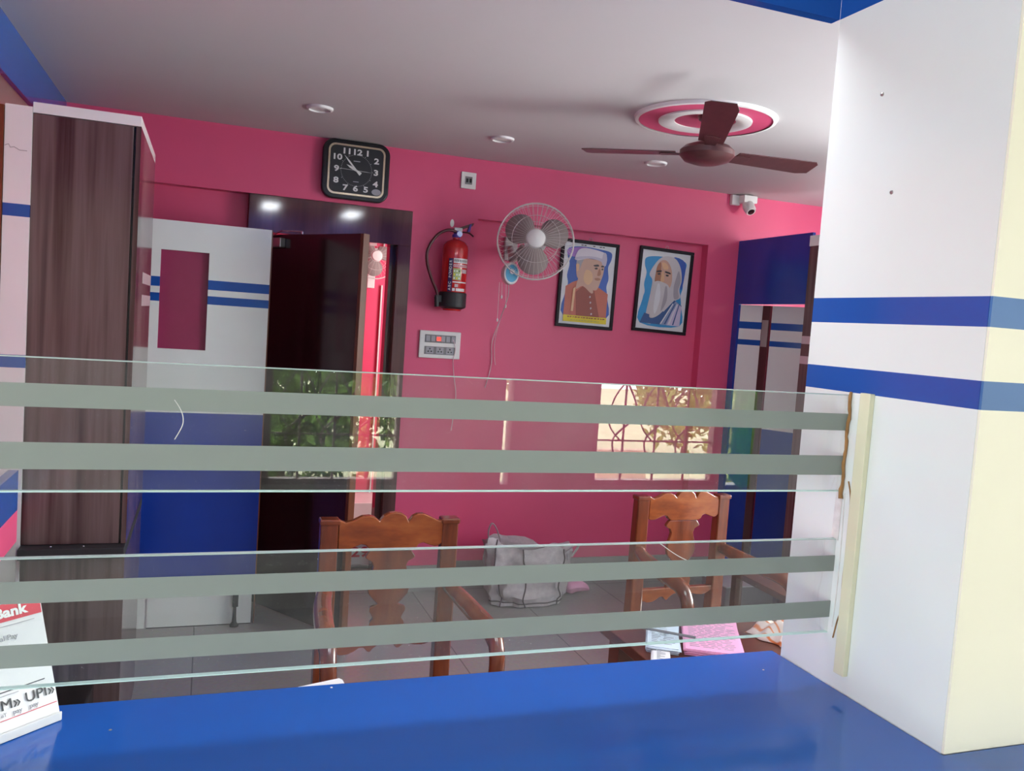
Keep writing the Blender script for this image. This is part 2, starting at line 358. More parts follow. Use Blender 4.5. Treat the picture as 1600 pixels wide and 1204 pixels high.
def grille(name, x0, x1, label):
    t = thing(name, label, 'window', (0, 0, 0)); t['kind'] = 'structure'
    f = MB(); f.box(x0, x0+0.035, -2.56, -2.50, wz0, wz1, 'bars'); f.box(x1-0.035, x1, -2.56, -2.50, wz0, wz1, 'bars')
    f.box(x0, x1, -2.56, -2.50, wz0, wz0+0.03, 'bars'); f.box(x0, x1, -2.56, -2.50, wz1-0.03, wz1, 'bars')
    f.build('window_frame', t)
    g = MB()
    for z in (0.95, 1.12, 1.4): g.tube([(x0, -2.53, z), (x1, -2.53, z)], 0.006, 'bars', 6)
    n = 4
    for i in range(1, n):
        x = x0+(x1-x0)*i/n; g.tube([(x, -2.53, wz0), (x, -2.53, wz1)], 0.007, 'bars', 6)
        g.tube(smooth_path([(x, -2.53, 0.75), (x-0.07, -2.53, 0.95), (x+0.08, -2.53, 1.12), (x, -2.53, 1.32)]), 0.006, 'bars', 6)
        g.tube(smooth_path([(x, -2.53, 1.32), (x-0.08, -2.53, 1.2), (x-0.1, -2.53, 1.05), (x-0.02, -2.53, 0.95)]), 0.005, 'bars', 6)
    g.build('grille', t)
grille('window_2', 2.2, 3.08, 'grilled hall window behind the viewer')
grille('window_3', 0.30, 1.04, 'grilled hall window nearer the left')
cu = MB(); pts = []
for i in range(41):
    x = 3.14+0.36*i/40; pts.append((x, -2.44+0.02*math.sin(i*0.9), 0.70+0.03*math.sin(i*0.33+1)))
vs = []; 
for p in pts: vs += [p, (p[0], p[1], 1.55)]
fs = [(2*i, 2*i+2, 2*i+3, 2*i+1) for i in range(40)]
cu.add(vs, fs, 'curtain')
cu.tube([(3.10, -2.44, 1.56), (3.54, -2.44, 1.56)], 0.012, 'wire')
cu_t = tag(cu.build('curtain', smooth=True), 'green cloth curtain hanging on the customer hall wall beside the grilled window', 'curtain')
cu_t.modifiers.new('thick', 'SOLIDIFY').thickness = 0.004

# outside, seen only as reflections in the glass
struct(MB().box(-9, 14, -22, -2.6, -0.25, -0.15, 'grass'), 'ground_outside', 'dry ground outside', 'ground')
struct(MB().box(3.9, 4.55, -6.1, -6.0, -0.15, 0.36, 'brick'), 'wall_garden', 'low pinkish garden wall outside', 'wall')
def shrub(x, y, z, r, n, m, label, seed):
    rnd = random.Random(seed); t = thing('garden_shrub', label, 'shrub', (x, y, -0.15), group=None)
    b = MB(); b.tube([(0, 0, 0), (0.03, 0.02, z)], [0.05, 0.025], 'bark', 6)
    b.build('stem', t)
    f = MB()
    for i in range(n):
        th, ph = rnd.uniform(0, 2*PI), math.acos(rnd.uniform(-1, 1)); q = r*rnd.uniform(0.35, 1)**0.6*(1+0.2*math.sin(3*th))
        c = Vector((q*math.sin(ph)*math.cos(th), q*math.sin(ph)*math.sin(th)*0.7, z+0.15+q*0.95*math.cos(ph)))
        u = Vector([rnd.uniform(-1, 1) for _ in range(3)]).normalized(); v = u.orthogonal().normalized(); s = rnd.uniform(0.05, 0.1)
        f.add([c-u*s, c+v*s*0.45, c+u*s, c-v*s*0.45], [(0, 1, 2, 3)], m)
    f.build('foliage', t)
shrub(0.75, -6.6, 0.95, 1.15, 5200, 'leaf', 'dark green bush outside the left grilled window', 1)
shrub(2.7, -9.4, 1.0, 0.65, 2200, 'leaf', 'green bush outside beyond the hall wall', 2)
shrub(5.2, -5.2, 0.45, 0.45, 1100, 'leaf2', 'low yellow green bush outside the grilled window', 3)
shrub(4.1, -7.9, 0.9, 0.55, 1500, 'leaf2', 'tall pale green bush further out', 4)
shrub(6.6, -8.6, 0.9, 0.9, 1800, 'leaf2', 'round green bush at the far edge outside', 5)

# ------------------------------------------------------------------ counter, pillar, header
PX = 0.931
pl = MB(); pl.bands(PX, 5.6, 0.816, 1.15, [0, 1.535, 1.572, 1.641, 1.680, 2.124, CZ], ['white', 'blue', 'white', 'blue', 'white', 'blue'])
o = struct(pl, 'wall_pillar', 'white laminate pillar with two blue stripes beside the counter', 'pillar')
# its front face is the same laminate in cream, glare painted into its stripes
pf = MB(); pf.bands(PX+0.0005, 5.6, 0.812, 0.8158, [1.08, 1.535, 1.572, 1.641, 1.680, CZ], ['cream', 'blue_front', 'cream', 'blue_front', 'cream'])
struct(pf, 'trim_2', 'cream laminate front face of the striped pillar', 'laminate')
struct(MB().box(-1.05, PX-0.0005, 1.15, 1.17, 2.124, CZ, 'blue'), 'trim_3', 'blue laminate header above the counter opening', 'header')
struct(MB().box(-3.3, -1.05, 0.816, 1.15, 0, CZ, 'white'), 'wall_hall_divider')
ct = thing('service_counter', 'glossy blue laminate counter top in front of the glass screens', 'counter', (0, 0, 0))
top = MB(); top.prism([(-1.05, 0.70), (5.6, 0.70), (5.6, 0.8118), (PX-0.0008, 0.8118), (PX-0.0008, 1.172), (-1.05, 1.172)], 1.045, 1.08, 'counter', 'xy')
top.build('worktop', ct, bevel=0.002)
MB().box(-1.04, 0.925, 0.82, 1.155, 0.0, 1.045, 'white').build('front_panel', ct)
MB().box(0.925, 5.59, 0.76, 0.81, 0.0, 1.045, 'white').build('side_panel', ct)
for x, y, q in [(0.184, 1.160, 0.0018), (0.86, 1.10, 0.0016), (-0.09, 1.09, 0.002)]:
    tag(MB().lathe([(q, 0), (q*0.8, 0.0005)], 'grey' if x < 0 else 'tape', 8, T(x, y, 1.0801)).build('speck', ct), 'tiny pale speck of dirt', None)

# glass screens: two horizontal panes with frosted bands
def pane(name, label, z0, z1, bands):
    t = thing(name, label, 'glass screen', (0, 1.045, z0), group=None); h = z1-z0; x0, x1 = -1.045, 0.9305
    MB().box(x0, x1, 0, 0.008, 0.0012, h-0.0012, 'glass').build('glass_pane', t)
    for a, b in bands:
        MB().box(x0, x1, -0.0007, -0.0002, a-z0, b-z0, 'frost').build('frosted_band', t)
    MB().box(x0, x1, 0.0, 0.008, 0, 0.0012, 'edge').build('lower_edge', t)
    MB().box(x0, x1, 0.0, 0.008, h-0.0012, h, 'edge2').build('upper_edge', t)
    return t
g1 = pane('glass_screen', 'upper glass screen with two frosted bands, above the open gap', 1.381, 1.531, [(1.476, 1.502), (1.407, 1.437)])
g2 = pane('glass_screen', 'lower glass screen with two frosted bands, just above the blue counter', 1.158, 1.307, [(1.256, 1.281), (1.183, 1.209)])
sc_ = MB(); sc_.tube(smooth_path([(0.62, 0.0, 0.148), (0.66, 0.0, 0.125), (0.72, 0.0, 0.105)]), 0.0006, 'numeral', 5)
tag(sc_.build('crack', g2), 'thin curved white crack', None)
h_ = MB(); h_.tube(smooth_path([(-0.032, -0.001, 0.108), (-0.024, -0.001, 0.095), (-0.022, -0.001, 0.08), (-0.03, -0.001, 0.062)]), 0.0005, 'numeral', 5)
tag(h_.build('scratch', g1), 'thin pale curved scratch', None)

# batten, glue and tape on the pillar
tag(MB().box(0.9215, PX-0.0003, 0.994, 1.015, 1.108, 1.537, 'batten').build('wooden_batten', bevel=0.001), 'pale yellow batten fixed upright to the pillar side by the glass ends', 'batten')
tp = MB(); rnd = random.Random(3)
tp.prism([(1.040, 1.385), (1.054, 1.384), (1.056, 1.31), (1.041, 1.305)], PX-0.0012, PX-0.0003, 'tape', 'yz')
tag(tp.build('tape_strip'), 'short dirty white tape strip on the pillar between the glass ends', 'tape')
gl = MB(); pts = [(0.9275, 1.041+0.0012*math.sin(i*0.9)+rnd.uniform(-0.0008, 0.0008), 1.536-0.165*i/24) for i in range(25)]
gl.tube(pts, [0.0020+0.0009*abs(math.sin(i*1.9))+(0.001 if i > 21 else 0) for i in range(25)], 'glue', 7)
tag(gl.build('glue_bead', smooth=True), 'thick rough brown glue bead on the pillar beside the upper glass end', 'glue')
gl = MB(); gl.tube(smooth_path([(0.9295, 1.030, 1.40), (0.9295, 1.022, 1.37), (0.9295, 1.021, 1.30), (0.9295, 1.022, 1.24), (0.9295, 1.017, 1.21), (0.9295, 1.025, 1.185), (0.9295, 1.031, 1.155)]), 0.0011, 'glue', 6)
tag(gl.build('glue_trail', smooth=True), 'thin brown glue trail running down the pillar beside the batten', 'glue')
gs = MB(); gs.tube(smooth_path([(0.9303, 1.036, 1.38), (0.9303, 1.033, 1.25), (0.9303, 1.036, 1.17)]), 0.0008, 'tape', 6)
tag(gs.build('sealant_line'), 'faint dirty sealant line on the pillar beside the lower glass end', 'sealant')
for (y, z, lab) in [(1.04, 1.982, 'upper of the two small screw heads in the white pillar'), (1.002, 1.833, 'lower of the two small screw heads in the white pillar')]:
    s = MB(); s.lathe([(0.0032, 0), (0.0028, 0.0012), (0.001, 0.0016)], 'steel', 12, T(PX, y, z) @ Matrix.Rotation(-PI/2, 4, 'Y'))
    tag(s.build('screw_head'), lab, 'screw')

# ------------------------------------------------------------------ card stand on the counter
cs = thing('payment_card_stand', 'white payment card stand with red header at the left counter end', 'card stand', (-0.150, 1.130, 1.0805), R_(42))
b = MB(); b.prism([(-0.004, 0), (0.05, 0), (0.05, 0.004), (0.003, 0.008), (-0.004, 0.012)], -0.108, 0.0, 'whitep', 'yz')
b.build('base', cs, bevel=0.0015)
tilt = T(0, 0.0, 0.006) @ Matrix.Rotation(R_(-19), 4, 'X')
b = MB(); b.box(-0.108, 0.0, 0, 0.003, 0, 0.158, 'paper', tilt); b.build('card', cs, bevel=0.001)
hd = MB(); hd.box(-0.107, -0.002, -0.0012, -0.0002, 0.127, 0.148, 'redprint', tilt)
hd.text('Bank', 0.0165, 'paper', tilt @ T(-0.040, -0.0016, 0.1370) @ FACE, 0.0003, 'CENTER', 1.2, 0.0006)
hd.build('red_header', cs)
pr = MB()
pr.box(-0.102, -0.012, -0.0008, -0.0002, 0.1215, 0.1222, 'greyink', tilt)
pr.text('al Pay', 0.0085, 'greyink', tilt @ T(-0.046, -0.001, 0.108) @ FACE, 0.0002, 'CENTER', 1.1)
pr.box(-0.102, -0.012, -0.0008, -0.0002, 0.0475, 0.0487, 'ink', tilt); pr.box(-0.102, -0.045, -0.0008, -0.0002, 0.0435, 0.0443, 'greyink', tilt)
pr.text('BHIM» UPI»', 0.0165, 'ink', tilt @ T(-0.050, -0.001, 0.033) @ FACE, 0.0002, 'CENTER', 1.15)
pr.box(-0.107, -0.002, -0.001, -0.0002, 0.0165, 0.0172, 'redprint', tilt)
pr.box(-0.100, -0.074, -0.001, -0.0002, 0.0195, 0.0245, 'redprint', tilt)
for x, s in [(-0.066, 0.006), (-0.05, 0.008), (-0.03, 0.008)]: pr.text('pay' if x > -0.06 else 'eT', s, 'greyink', tilt @ T(x, -0.001, 0.0225) @ FACE, 0.0002)
pr.build('printing', cs)

# ------------------------------------------------------------------ left cabinets, post, ledge wall
def u_cabinet():
    t = thing('tall_cabinet', 'tall streaked dark wood cabinet with white top band at left', 'cabinet', (0, 0, 0))
    x0, x1, y0, y1 = -0.528, -0.223, 3.0, 3.74
    MB().box(x0, x1-0.001, y0+0.02, y1, 0.80, 2.149, 'woodlam').build('body', t)
    MB().box(x0, x1-0.022, y0, y0+0.018, 0.802, 2.147, 'woodlam').build('door', t, bevel=0.001)
    MB().box(x1-0.020, x1-0.0145, y0+0.004, y0+0.02, 0.802, 2.147, 'black').build('gap_strip', t)
    MB().box(x1-0.0145, x1, y0, y1, 0.802, 2.149, 'woodlam').build('side_panel', t)
    MB().box(x0, x1, y0-0.002, y1, 2.149, 2.181, 'white').build('top_band', t, bevel=0.001)
    MB().box(x0, x1, y0-0.05, y1, 0.765, 0.80, 'rubber').build('stone_shelf', t, bevel=0.002)
    MB().box(x0, x1-0.002, y0+0.002, y1, 0.0, 0.765, 'woodlam').build('lower_door', t, bevel=0.001)
    for x in (-0.44, -0.345): MB().lathe([(0.003, 0), (0.002, 0.002)], 'chrome', 10, T(x, y0-0.02, 0.80)).build('shelf_screw', t)
    m = MB()
    for z in (1.58, 1.66): m.box(x1-0.0003, x1+0.0008, y0+0.30, y1, z, z+0.04, 'pale')
    m.build('side_stripe', t)
u_cabinet()
st = MB(); st.bands(-0.602, -0.5285, 2.995, 3.05, [0, 1.365, 1.405, 1.83, 1.868, 2.165], ['white', 'blue', 'white', 'blue', 'white'])
tag(struct(st, 'trim_4'), 'white laminate post with blue stripes left of the tall cabinet', 'post')
crk = MB(); crk.tube([(-0.60, 2.994, 2.04), (-0.59, 2.994, 2.045), (-0.585, 2.994, 2.035), (-0.575, 2.994, 2.038), (-0.56, 2.994, 2.03), (-0.54, 2.994, 2.03)], 0.0008, 'grey', 5)
tag(crk.build('wall_crack'), 'thin jagged crack near the top of the white striped post', 'crack')
dw = thing('wood_panel_door', 'reddish brown wooden door at the far left frame edge', 'door', (0, 0, 0))
MB().box(-0.95, -0.64, 3.0, 3.04, 0.0, 2.15, 'edgewood').build('leaf', dw); MB().box(-0.64, -0.604, 2.99, 3.05, 0, 2.16, 'edgewood').build('frame', dw)
lw = MB(); lw.bands(-0.56, -0.532, 1.2, 2.96, [0, 0.825, 0.925, 1.05], ['skirting', 'pink', 'blue'])
struct(lw, 'wall_low_left', 'low pink wall with blue laminate cap at far left', 'wall')
tw = thing('computer_tower', 'black box standing before the dark cabinet behind the counter', 'computer', (-0.355, 2.76, 0))
MB().box(-0.11, 0.065, -0.13, 0.12, 0.012, 0.40, 'black').build('case', tw, bevel=0.006)
MB().box(-0.10, 0.055, -0.136, -0.130, 0.25, 0.34, 'grey').build('front_panel', tw, bevel=0.002)
for x in (-0.09, 0.045):
    for y in (-0.11, 0.1): MB().box(x-0.012, x+0.012, y-0.012, y+0.012, 0, 0.012, 'rubber').build('foot', tw)

# ------------------------------------------------------------------ white and blue partition
pt = thing('partition_panel', 'white and blue laminate partition with a framed mauve opening beside the brown door', 'partition', (0, 0, 0))
y0, y1 = 4.404, 4.434; XL, XR = -0.72, 0.281
zs = [0.24, 1.069, 1.603-0.0, 1.64, 1.677, 1.72, 1.99]
def pband(x0, x1, zs, ms, nm): 
    b = MB(); b.bands(x0, x1, y0, y1, zs, ms); return b.build(nm, pt)
pband(XL, -0.222, [0.0, 0.238, 1.069, 1.603, 1.643, 1.674, 1.720, 1.99], ['white', 'blue_dark', 'white', 'blue', 'white', 'blue', 'white'], 'left_panel')
pband(-0.005, XR, [0.238, 1.069, 1.603, 1.643, 1.674, 1.720, 1.99], ['blue_dark', 'white', 'blue', 'white', 'blue', 'white'], 'right_panel')
b = MB(); b.bands(-0.222, -0.005, y0, y1, [0.238, 1.069, 1.378], ['blue_dark', 'white']); b.box(-0.222, -0.005, y0, y1, 1.85, 1.99, 'white'); b.build('centre_panel', pt)
MB().box(-0.222, -0.005, y0+0.018, y0+0.024, 1.378, 1.85, 'mauve').build('opening_pane', pt)
MB().box(-0.222, XR-0.012, y0-0.004, y1, 0.004, 0.236, 'white').build('plinth', pt)
MB().box(-0.222, XR-0.012, y0-0.005, y1-0.004, 0.0, 0.004, 'black').build('plinth_joint', pt)
MB().box(XR, XR+0.006, y0, y1, 0.0, 1.99, 'edgewood').build('edge_strip', pt)

# door stopper holder standing by the partition
ds = thing('door_holder', 'small dark metal door holder standing at the partition foot', 'door holder', (0.188, 4.375, 0))
b = MB(); b.lathe([(0.022, 0), (0.022, 0.008), (0.012, 0.02), (0.009, 0.05), (0.008, 0.11)], 'rubber', 14); b.build('stem', ds, smooth=True)
b = MB(); b.box(-0.012, 0.016, -0.010, 0.010, 0.10, 0.165, 'black'); b.build('head', ds, bevel=0.003)

# ------------------------------------------------------------------ doorway, frame and leaf
df = thing('door_1', 'wide dark wooden door frame in the pink back wall', 'door', (0, 0, 0)); df['kind'] = 'structure'
MB().box(0.182, 1.07, 4.795, 5.0, 2.012, 2.208, 'framewood').build('header', df, bevel=0.002)
MB().box(0.182, 0.30, 4.795, 5.0, 0, 2.012, 'framewood').build('left_jamb', df, bevel=0.002)
j = MB(); j.box(0.995, 1.07, 4.795, 5.0, 0, 2.012, 'framewood'); j.build('right_jamb', df, bevel=0.002)
MB().box(0.965, 0.995, 4.87, 4.96, 0, 2.012, 'framewood').build('door_stop', df)
a = Vector((0.22, 4.80)); 
p1, p2 = Vector((0.292, 4.709)), Vector((0.687, 4.115)); dirv = (p2-p1).normalized(); L0 = 0.04; hinge = p1 - dirv*L0
ang = math.atan2(dirv.y, dirv.x); LL = (p2-hinge).length
dl = thing('door_leaf', 'open dark brown door leaf with orange brown edge and a door closer', 'door', (hinge.x, hinge.y, 0.008), ang)
MB().box(0, LL-0.022, 0, 0.036, 0, 1.985, 'doorwood').build('leaf', dl, bevel=0.0015)
MB().box(LL-0.022, LL, -0.002, 0.038, 0, 1.985, 'edgewood').build('edge_strip', dl, bevel=0.0015)
b = MB(); b.box(0.05, 0.17, -0.035, 0.0, 1.915, 1.965, 'steel'); b.build('door_closer', dl, bevel=0.004)
b = MB(); b.tube([(0.06, -0.018, 1.975), (0.18, -0.03, 2.0), (0.30, 0.0, 1.998)], 0.004, 'chrome', 8); b.tube([(0.30, 0, 1.998), (0.30, 0, 1.985)], 0.006, 'chrome', 8); b.build('closer_arm', dl)
for z in (0.3, 1.0, 1.7): MB().lathe([(0.006, -0.05), (0.006, 0.05)], 'steel', 10, T(-0.006, 0.018, z)).build('hinge', dl)
# back room things
bf = thing('wall_fan', 'white wall fan seen through the open doorway in the next room', 'fan', (1.235, 6.98, 2.08))
def fan_parts(t, R, fx, tilt, m_w='wire', n=36, hub='whitep'):
    X = fx
    g = MB(); 
    for k, (rr, yy) in enumerate([(R, 0), (R*0.98, -0.035), (R*0.99, 0.035), (R*0.62, -0.06), (R*0.26, -0.072), (R*0.6, 0.06)]):
        g.tube([(rr*math.cos(2*PI*i/40), yy, rr*math.sin(2*PI*i/40)) for i in range(40)], 0.0042 if k == 0 else 0.0012, m_w, 6, X, True)
    for i in range(n):
        a = 2*PI*i/n; c, s_ = math.cos(a), math.sin(a)
        g.tube([(R*0.24*c, -0.072, R*0.24*s_), (R*0.62*c, -0.06, R*0.62*s_), (R*0.9*c, -0.045, R*0.9*s_), (R*c, 0, R*s_)], 0.0008, m_w, 4, X)
        g.tube([(R*c, 0, R*s_), (R*0.9*c, 0.045, R*0.9*s_), (R*0.6*c, 0.06, R*0.6*s_), (R*0.2*c, 0.065, R*0.2*s_)], 0.0008, m_w, 4, X)
    g.build('cage', t)
    for k in range(3):
        a0 = 2*PI*k/3+0.45; b = MB(); out = []
        for i in range(25):
            u = i/24; ph = u*PI
            rr = R*(0.25+0.64*math.sin(ph)**0.45); aa = a0-0.86+1.72*u
            out.append((rr*math.cos(aa), -0.005+0.02*(u-0.5), rr*math.sin(aa)))
        n_ = len(out); ctr = (R*0.1*math.cos(a0), 0, R*0.1*math.sin(a0))
        b.add([ctr]+out, [(0, i+1, i+2) for i in range(n_-1)]+[(0, n_, 1)], 'blade', X)
        o = b.build('fan_blade', t, smooth=True); md = o.modifiers.new('thick', 'SOLIDIFY'); md.thickness = 0.003
    h = MB(); h.lathe([(0.0, -0.085), (R*0.2, -0.082), (R*0.24, -0.075), (R*0.25, -0.065)][::-1], hub, 28, X @ Matrix.Rotation(PI/2, 4, 'X').inverted() @ Matrix.Rotation(PI, 4, 'X') @ Matrix.Rotation(PI, 4, 'X'))
    h.build('hub_cap', t, smooth=True)
    mo = MB(); mo.tube([(0, 0.02, 0), (0, 0.12, 0)], [R*0.3, R*0.24], 'whitep', 24, X); mo.build('motor_housing', t, smooth=True)
fan_parts(bf, 0.18, T(0, -0.17, 0), 0, n=20)
MB().box(-0.03, 0.03, -0.05, 0.02, -0.25, 0.02, 'whitep').build('wall_bracket', bf, bevel=0.004)
c = MB(); c.box(1.33, 1.341, 6.975, 6.999, 0.0, 1.86, 'whitep'); tag(c.build('wall_conduit'), 'white vertical conduit on the wall of the next room', 'conduit')
c = MB(); c.box(1.15, 1.42, 6.96, 6.999, 2.13, 2.155, 'whitep'); tag(c.build('wall_rail'), 'white horizontal rail behind the fan of the next room', 'rail')
c = MB(); c.box(0.9, 1.42, 6.55, 6.95, 0.0, 0.14, 'whitep'); tag(c.build('sunlit_tile_box', bevel=0.004), 'white box added for bright sunlit tiles in the next room', 'plinth')  # white box added, stands in for sunlight on the tiles
# package with red print near the doorway
pk = thing('printed_package', 'white package with red printing on the floor in the doorway', 'package', (0.93, 5.12, 0))
b = MB(); b.box(-0.08, 0.08, -0.05, 0.05, 0.0, 0.24, 'paper'); b.build('bag', pk, bevel=0.015)
b = MB(); b.text('29', 0.085, 'redprint', T(0.0, -0.051, 0.165) @ FACE, 0.001, 'CENTER', 1.3, 0.002); b.build('red_print', pk)
b = MB(); b.tube(smooth_path([(0.09*math.cos(i), -0.11+0.03*math.sin(i), 0.04+0.006*i) for i in range(12)]), 0.012, 'grey', 8); b.build('cable_coil', pk, smooth=True)

# ------------------------------------------------------------------ clock
ck = thing('wall_clock', 'black rounded square wall clock with gold rim above the door frame', 'clock', (0.732, 4.798, 2.388))
def rsq(w, h, r, n=8):
    o = []
    for cx, cz, a in [(w-r, h-r, 0), (-w+r, h-r, 90), (-w+r, -h+r, 180), (w-r, -h+r, 270)]:
        for i in range(n+1): o.append((cx+r*math.cos(R_(a+90*i/n)), cz+r*math.sin(R_(a+90*i/n))))
    return o
MB().prism(rsq(0.184, 0.160, 0.062), -0.042, 0.0, 'black').build('case', ck, bevel=0.008, seg=3)
ring = MB(); o1, i1 = rsq(0.155, 0.136, 0.038), rsq(0.145, 0.126, 0.031); n = len(o1)
vs = [(p[0], -0.048, p[1]) for p in o1]+[(p[0], -0.048, p[1]) for p in i1]+[(p[0], -0.040, p[1]) for p in o1]+[(p[0], -0.040, p[1]) for p in i1]
fs = []
for i in range(n):
    j = (i+1) % n; fs += [(i, j, n+j, n+i), (i, 2*n+i, 2*n+j, j), (n+i, n+j, 3*n+j, 3*n+i)]
ring.add(vs, fs, 'gold'); ring.build('gold_rim', ck)
MB().prism(rsq(0.145, 0.126, 0.031), -0.0435, -0.042, 'dial').build('dial', ck)
nm = MB()
for k in range(1, 13):
    a = PI/2 - k*PI/6; c_, s_ = math.cos(a), math.sin(a); q = 1/max(abs(c_)/0.108, abs(s_)/0.098)
    q = min(q, 0.128)
    nm.text(str(k), 0.042, 'numeral', T(q*c_, -0.0442, q*s_) @ FACE, 0.0004, 'CENTER', 1.32, 0.0014)
for k in range(60):
    a = k*PI/30; r0, r1 = 0.082, 0.086 if k % 5 else 0.092
    X = T(0, -0.0442, 0) @ Matrix.Rotation(-a, 4, 'Y'); nm.box(-0.0006, 0.0006, -0.0003, 0.0003, r0, r1, 'numeral', X)
nm.box(-0.018, 0.018, -0.0446, -0.0440, 0.048, 0.053, 'greyink'); nm.box(-0.015, 0.015, -0.0446, -0.0440, -0.062, -0.058, 'greyink')
nm.build('numerals', ck)
def hand(name, ang, l, w_, y, tail=0.03, m='numeral'):
    b = MB(); X = T(0, y, 0) @ Matrix.Rotation(R_(ang), 4, 'Y'); b.prism([(-w_, -tail), (w_, -tail), (w_*1.2, l*0.6), (0, l), (-w_*1.2, l*0.6)], -0.0005, 0.0005, m, 'xz', X); b.build(name, ck)
hand('hour_hand', -63, 0.062, 0.005, -0.0460); hand('minute_hand', -42, 0.105, 0.0038, -0.0475); hand('second_hand', 92, 0.085, 0.0007, -0.049, 0.09)
MB().lathe([(0.005, 0), (0.004, 0.003)], 'numeral', 12, T(0, -0.049, 0) @ Matrix.Rotation(PI/2, 4, 'X')).build('hand_pin', ck)
MB().prism([(0.115+0.026*math.cos(t*PI/12), -0.104+0.017*math.sin(t*PI/12)) for t in range(24)], -0.0452, -0.0438, 'greyink').build('round_sticker', ck)

# ------------------------------------------------------------------ sockets and switches
so = thing('small_socket', 'small square white socket plate under the ceiling right of the clock', 'socket', (1.384, 4.799, 2.42))
MB().box(-0.045, 0.045, -0.010, 0, -0.047, 0.047, 'whitep').build('plate', so, bevel=0.003)
b = MB(); b.box(-0.021, 0.021, -0.013, -0.009, -0.022, 0.022, 'grey'); b.build('insert', so, bevel=0.001)
b = MB()
for x in (-0.01, 0.01): b.box(x-0.006, x+0.006, -0.015, -0.012, -0.012, 0.010, 'black')
b.build('rocker', so)
sw = thing('switchboard', 'white switchboard with red indicator light below the fire extinguisher', 'switchboard', (1.274, 4.799, 1.463))
MB().box(-0.123, 0.123, -0.014, 0, -0.079, 0.079, 'whitep').build('plate', sw, bevel=0.004)
for zc in (0.034, -0.034): MB().box(-0.092, 0.092, -0.016, -0.013, zc-0.023, zc+0.023, 'grey').build('module_row', sw, bevel=0.001)
for i in range(6):
    x = -0.075+0.030*i
    MB().box(x-0.012, x+0.012, -0.021, -0.015, 0.018, 0.050, 'greyink').build('rocker', sw, bevel=0.002)
MB().box(-0.022, 0.000, -0.0235, -0.018, 0.024, 0.044, 'led').build('indicator', sw)
for i in range(3):
    b = MB(); x = -0.06+0.06*i; b.box(x-0.022, x+0.022, -0.018, -0.0155, -0.053, -0.015, 'greyink')
    for dx, dz in ((-0.009, -0.04), (0.009, -0.04), (0, -0.025)): b.lathe([(0.004, 0), (0.0035, 0.0012)], 'black', 10, T(x+dx, -0.018, dz) @ Matrix.Rotation(PI/2, 4, 'X'))
    b.build('socket_insert', sw)
b = MB(); b.tube(smooth_path([(0.075, -0.02, 0.035), (0.092, -0.024, -0.02), (0.083, -0.02, -0.09), (0.095, -0.012, -0.17), (0.115, -0.012, -0.30), (0.10, -0.012, -0.5)]), 0.0022, 'cord', 6)
b.build('cable', sw, smooth=True)

# ------------------------------------------------------------------ fire extinguisher
fe = thing('fire_extinguisher', 'red fire extinguisher with black foot hung on the pink wall', 'fire extinguisher', (1.307, 4.70, 1.686))
fe.rotation_euler = (0, R_(0), 0)
b = MB(); b.lathe([(0.070, 0.06), (0.0735, 0.065), (0.0735, 0.325), (0.070, 0.345), (0.055, 0.366), (0.03, 0.378), (0.018, 0.382), (0.018, 0.40)], 'red', 40); b.build('cylinder', fe, smooth=True)
b = MB(); b.lathe([(0.055, -0.012), (0.078, 0.0), (0.0785, 0.078), (0.074, 0.082)], 'rubber', 40); b.lathe([(0.05, -0.022), (0.055, -0.01)], 'red', 30); b.build('foot', fe, smooth=True)
b = MB(); b.lathe([(0.024, 0.392), (0.024, 0.408), (0.016, 0.412), (0.016, 0.43)], 'violet', 20); b.build('collar', fe, smooth=True)
b = MB(); b.box(-0.018, 0.03, -0.014, 0.014, 0.42, 0.448, 'steel'); b.build('valve', fe, bevel=0.003)
b = MB(); b.prism([(0.0, 0.445), (0.09, 0.482), (0.098, 0.482), (0.09, 0.465), (0.01, 0.432)], -0.009, 0.009, 'maroon'); b.build('top_lever', fe, bevel=0.001)
b = MB(); b.tube(smooth_path([(0.02, 0, 0.425), (0.07, 0, 0.425), (0.10, 0, 0.408)]), 0.008, 'maroon', 10, flat=0.6); b.build('carry_handle', fe, smooth=True)
b = MB(); b.prism([(0.062, 0.43), (0.075, 0.43), (0.083, 0.476), (0.07, 0.470)], -0.012, 0.012, 'violet'); b.build('grip_tab', fe, bevel=0.001)
b = MB(); b.lathe([(0.016, 0), (0.016, 0.012)], 'chrome', 20, T(0.012, -0.013, 0.412) @ Matrix.Rotation(PI/2, 4, 'X')); b.build('pressure_gauge', fe)
b = MB(); b.prism([(-0.03+0.011*math.cos(i*PI/8), 0.47+0.022*math.sin(i*PI/8)) for i in range(16)], -0.002, 0.002, 'numeral'); b.build('safety_tag', fe)
b = MB(); b.tube(smooth_path([(-0.005, -0.01, 0.424), (-0.06, -0.02, 0.427), (-0.12, -0.02, 0.39), (-0.165, -0.02, 0.31), (-0.165, -0.02, 0.235), (-0.135, -0.02, 0.15), (-0.10, -0.02, 0.08), (-0.09, -0.02, 0.03)]), 0.0085, 'maroon', 10)
b.build('hose', fe, smooth=True)
b = MB(); b.tube([(-0.10, -0.02, 0.05), (-0.094, -0.02, -0.005)], [0.012, 0.014], 'rubber', 12); b.box(-0.105, -0.05, -0.03, 0.0, 0.02, 0.06, 'rubber'); b.build('nozzle', fe)
MB().box(-0.02, 0.02, 0.07, 0.098, 0.18, 0.32, 'steel').build('wall_bracket', fe)
lbm = MB()
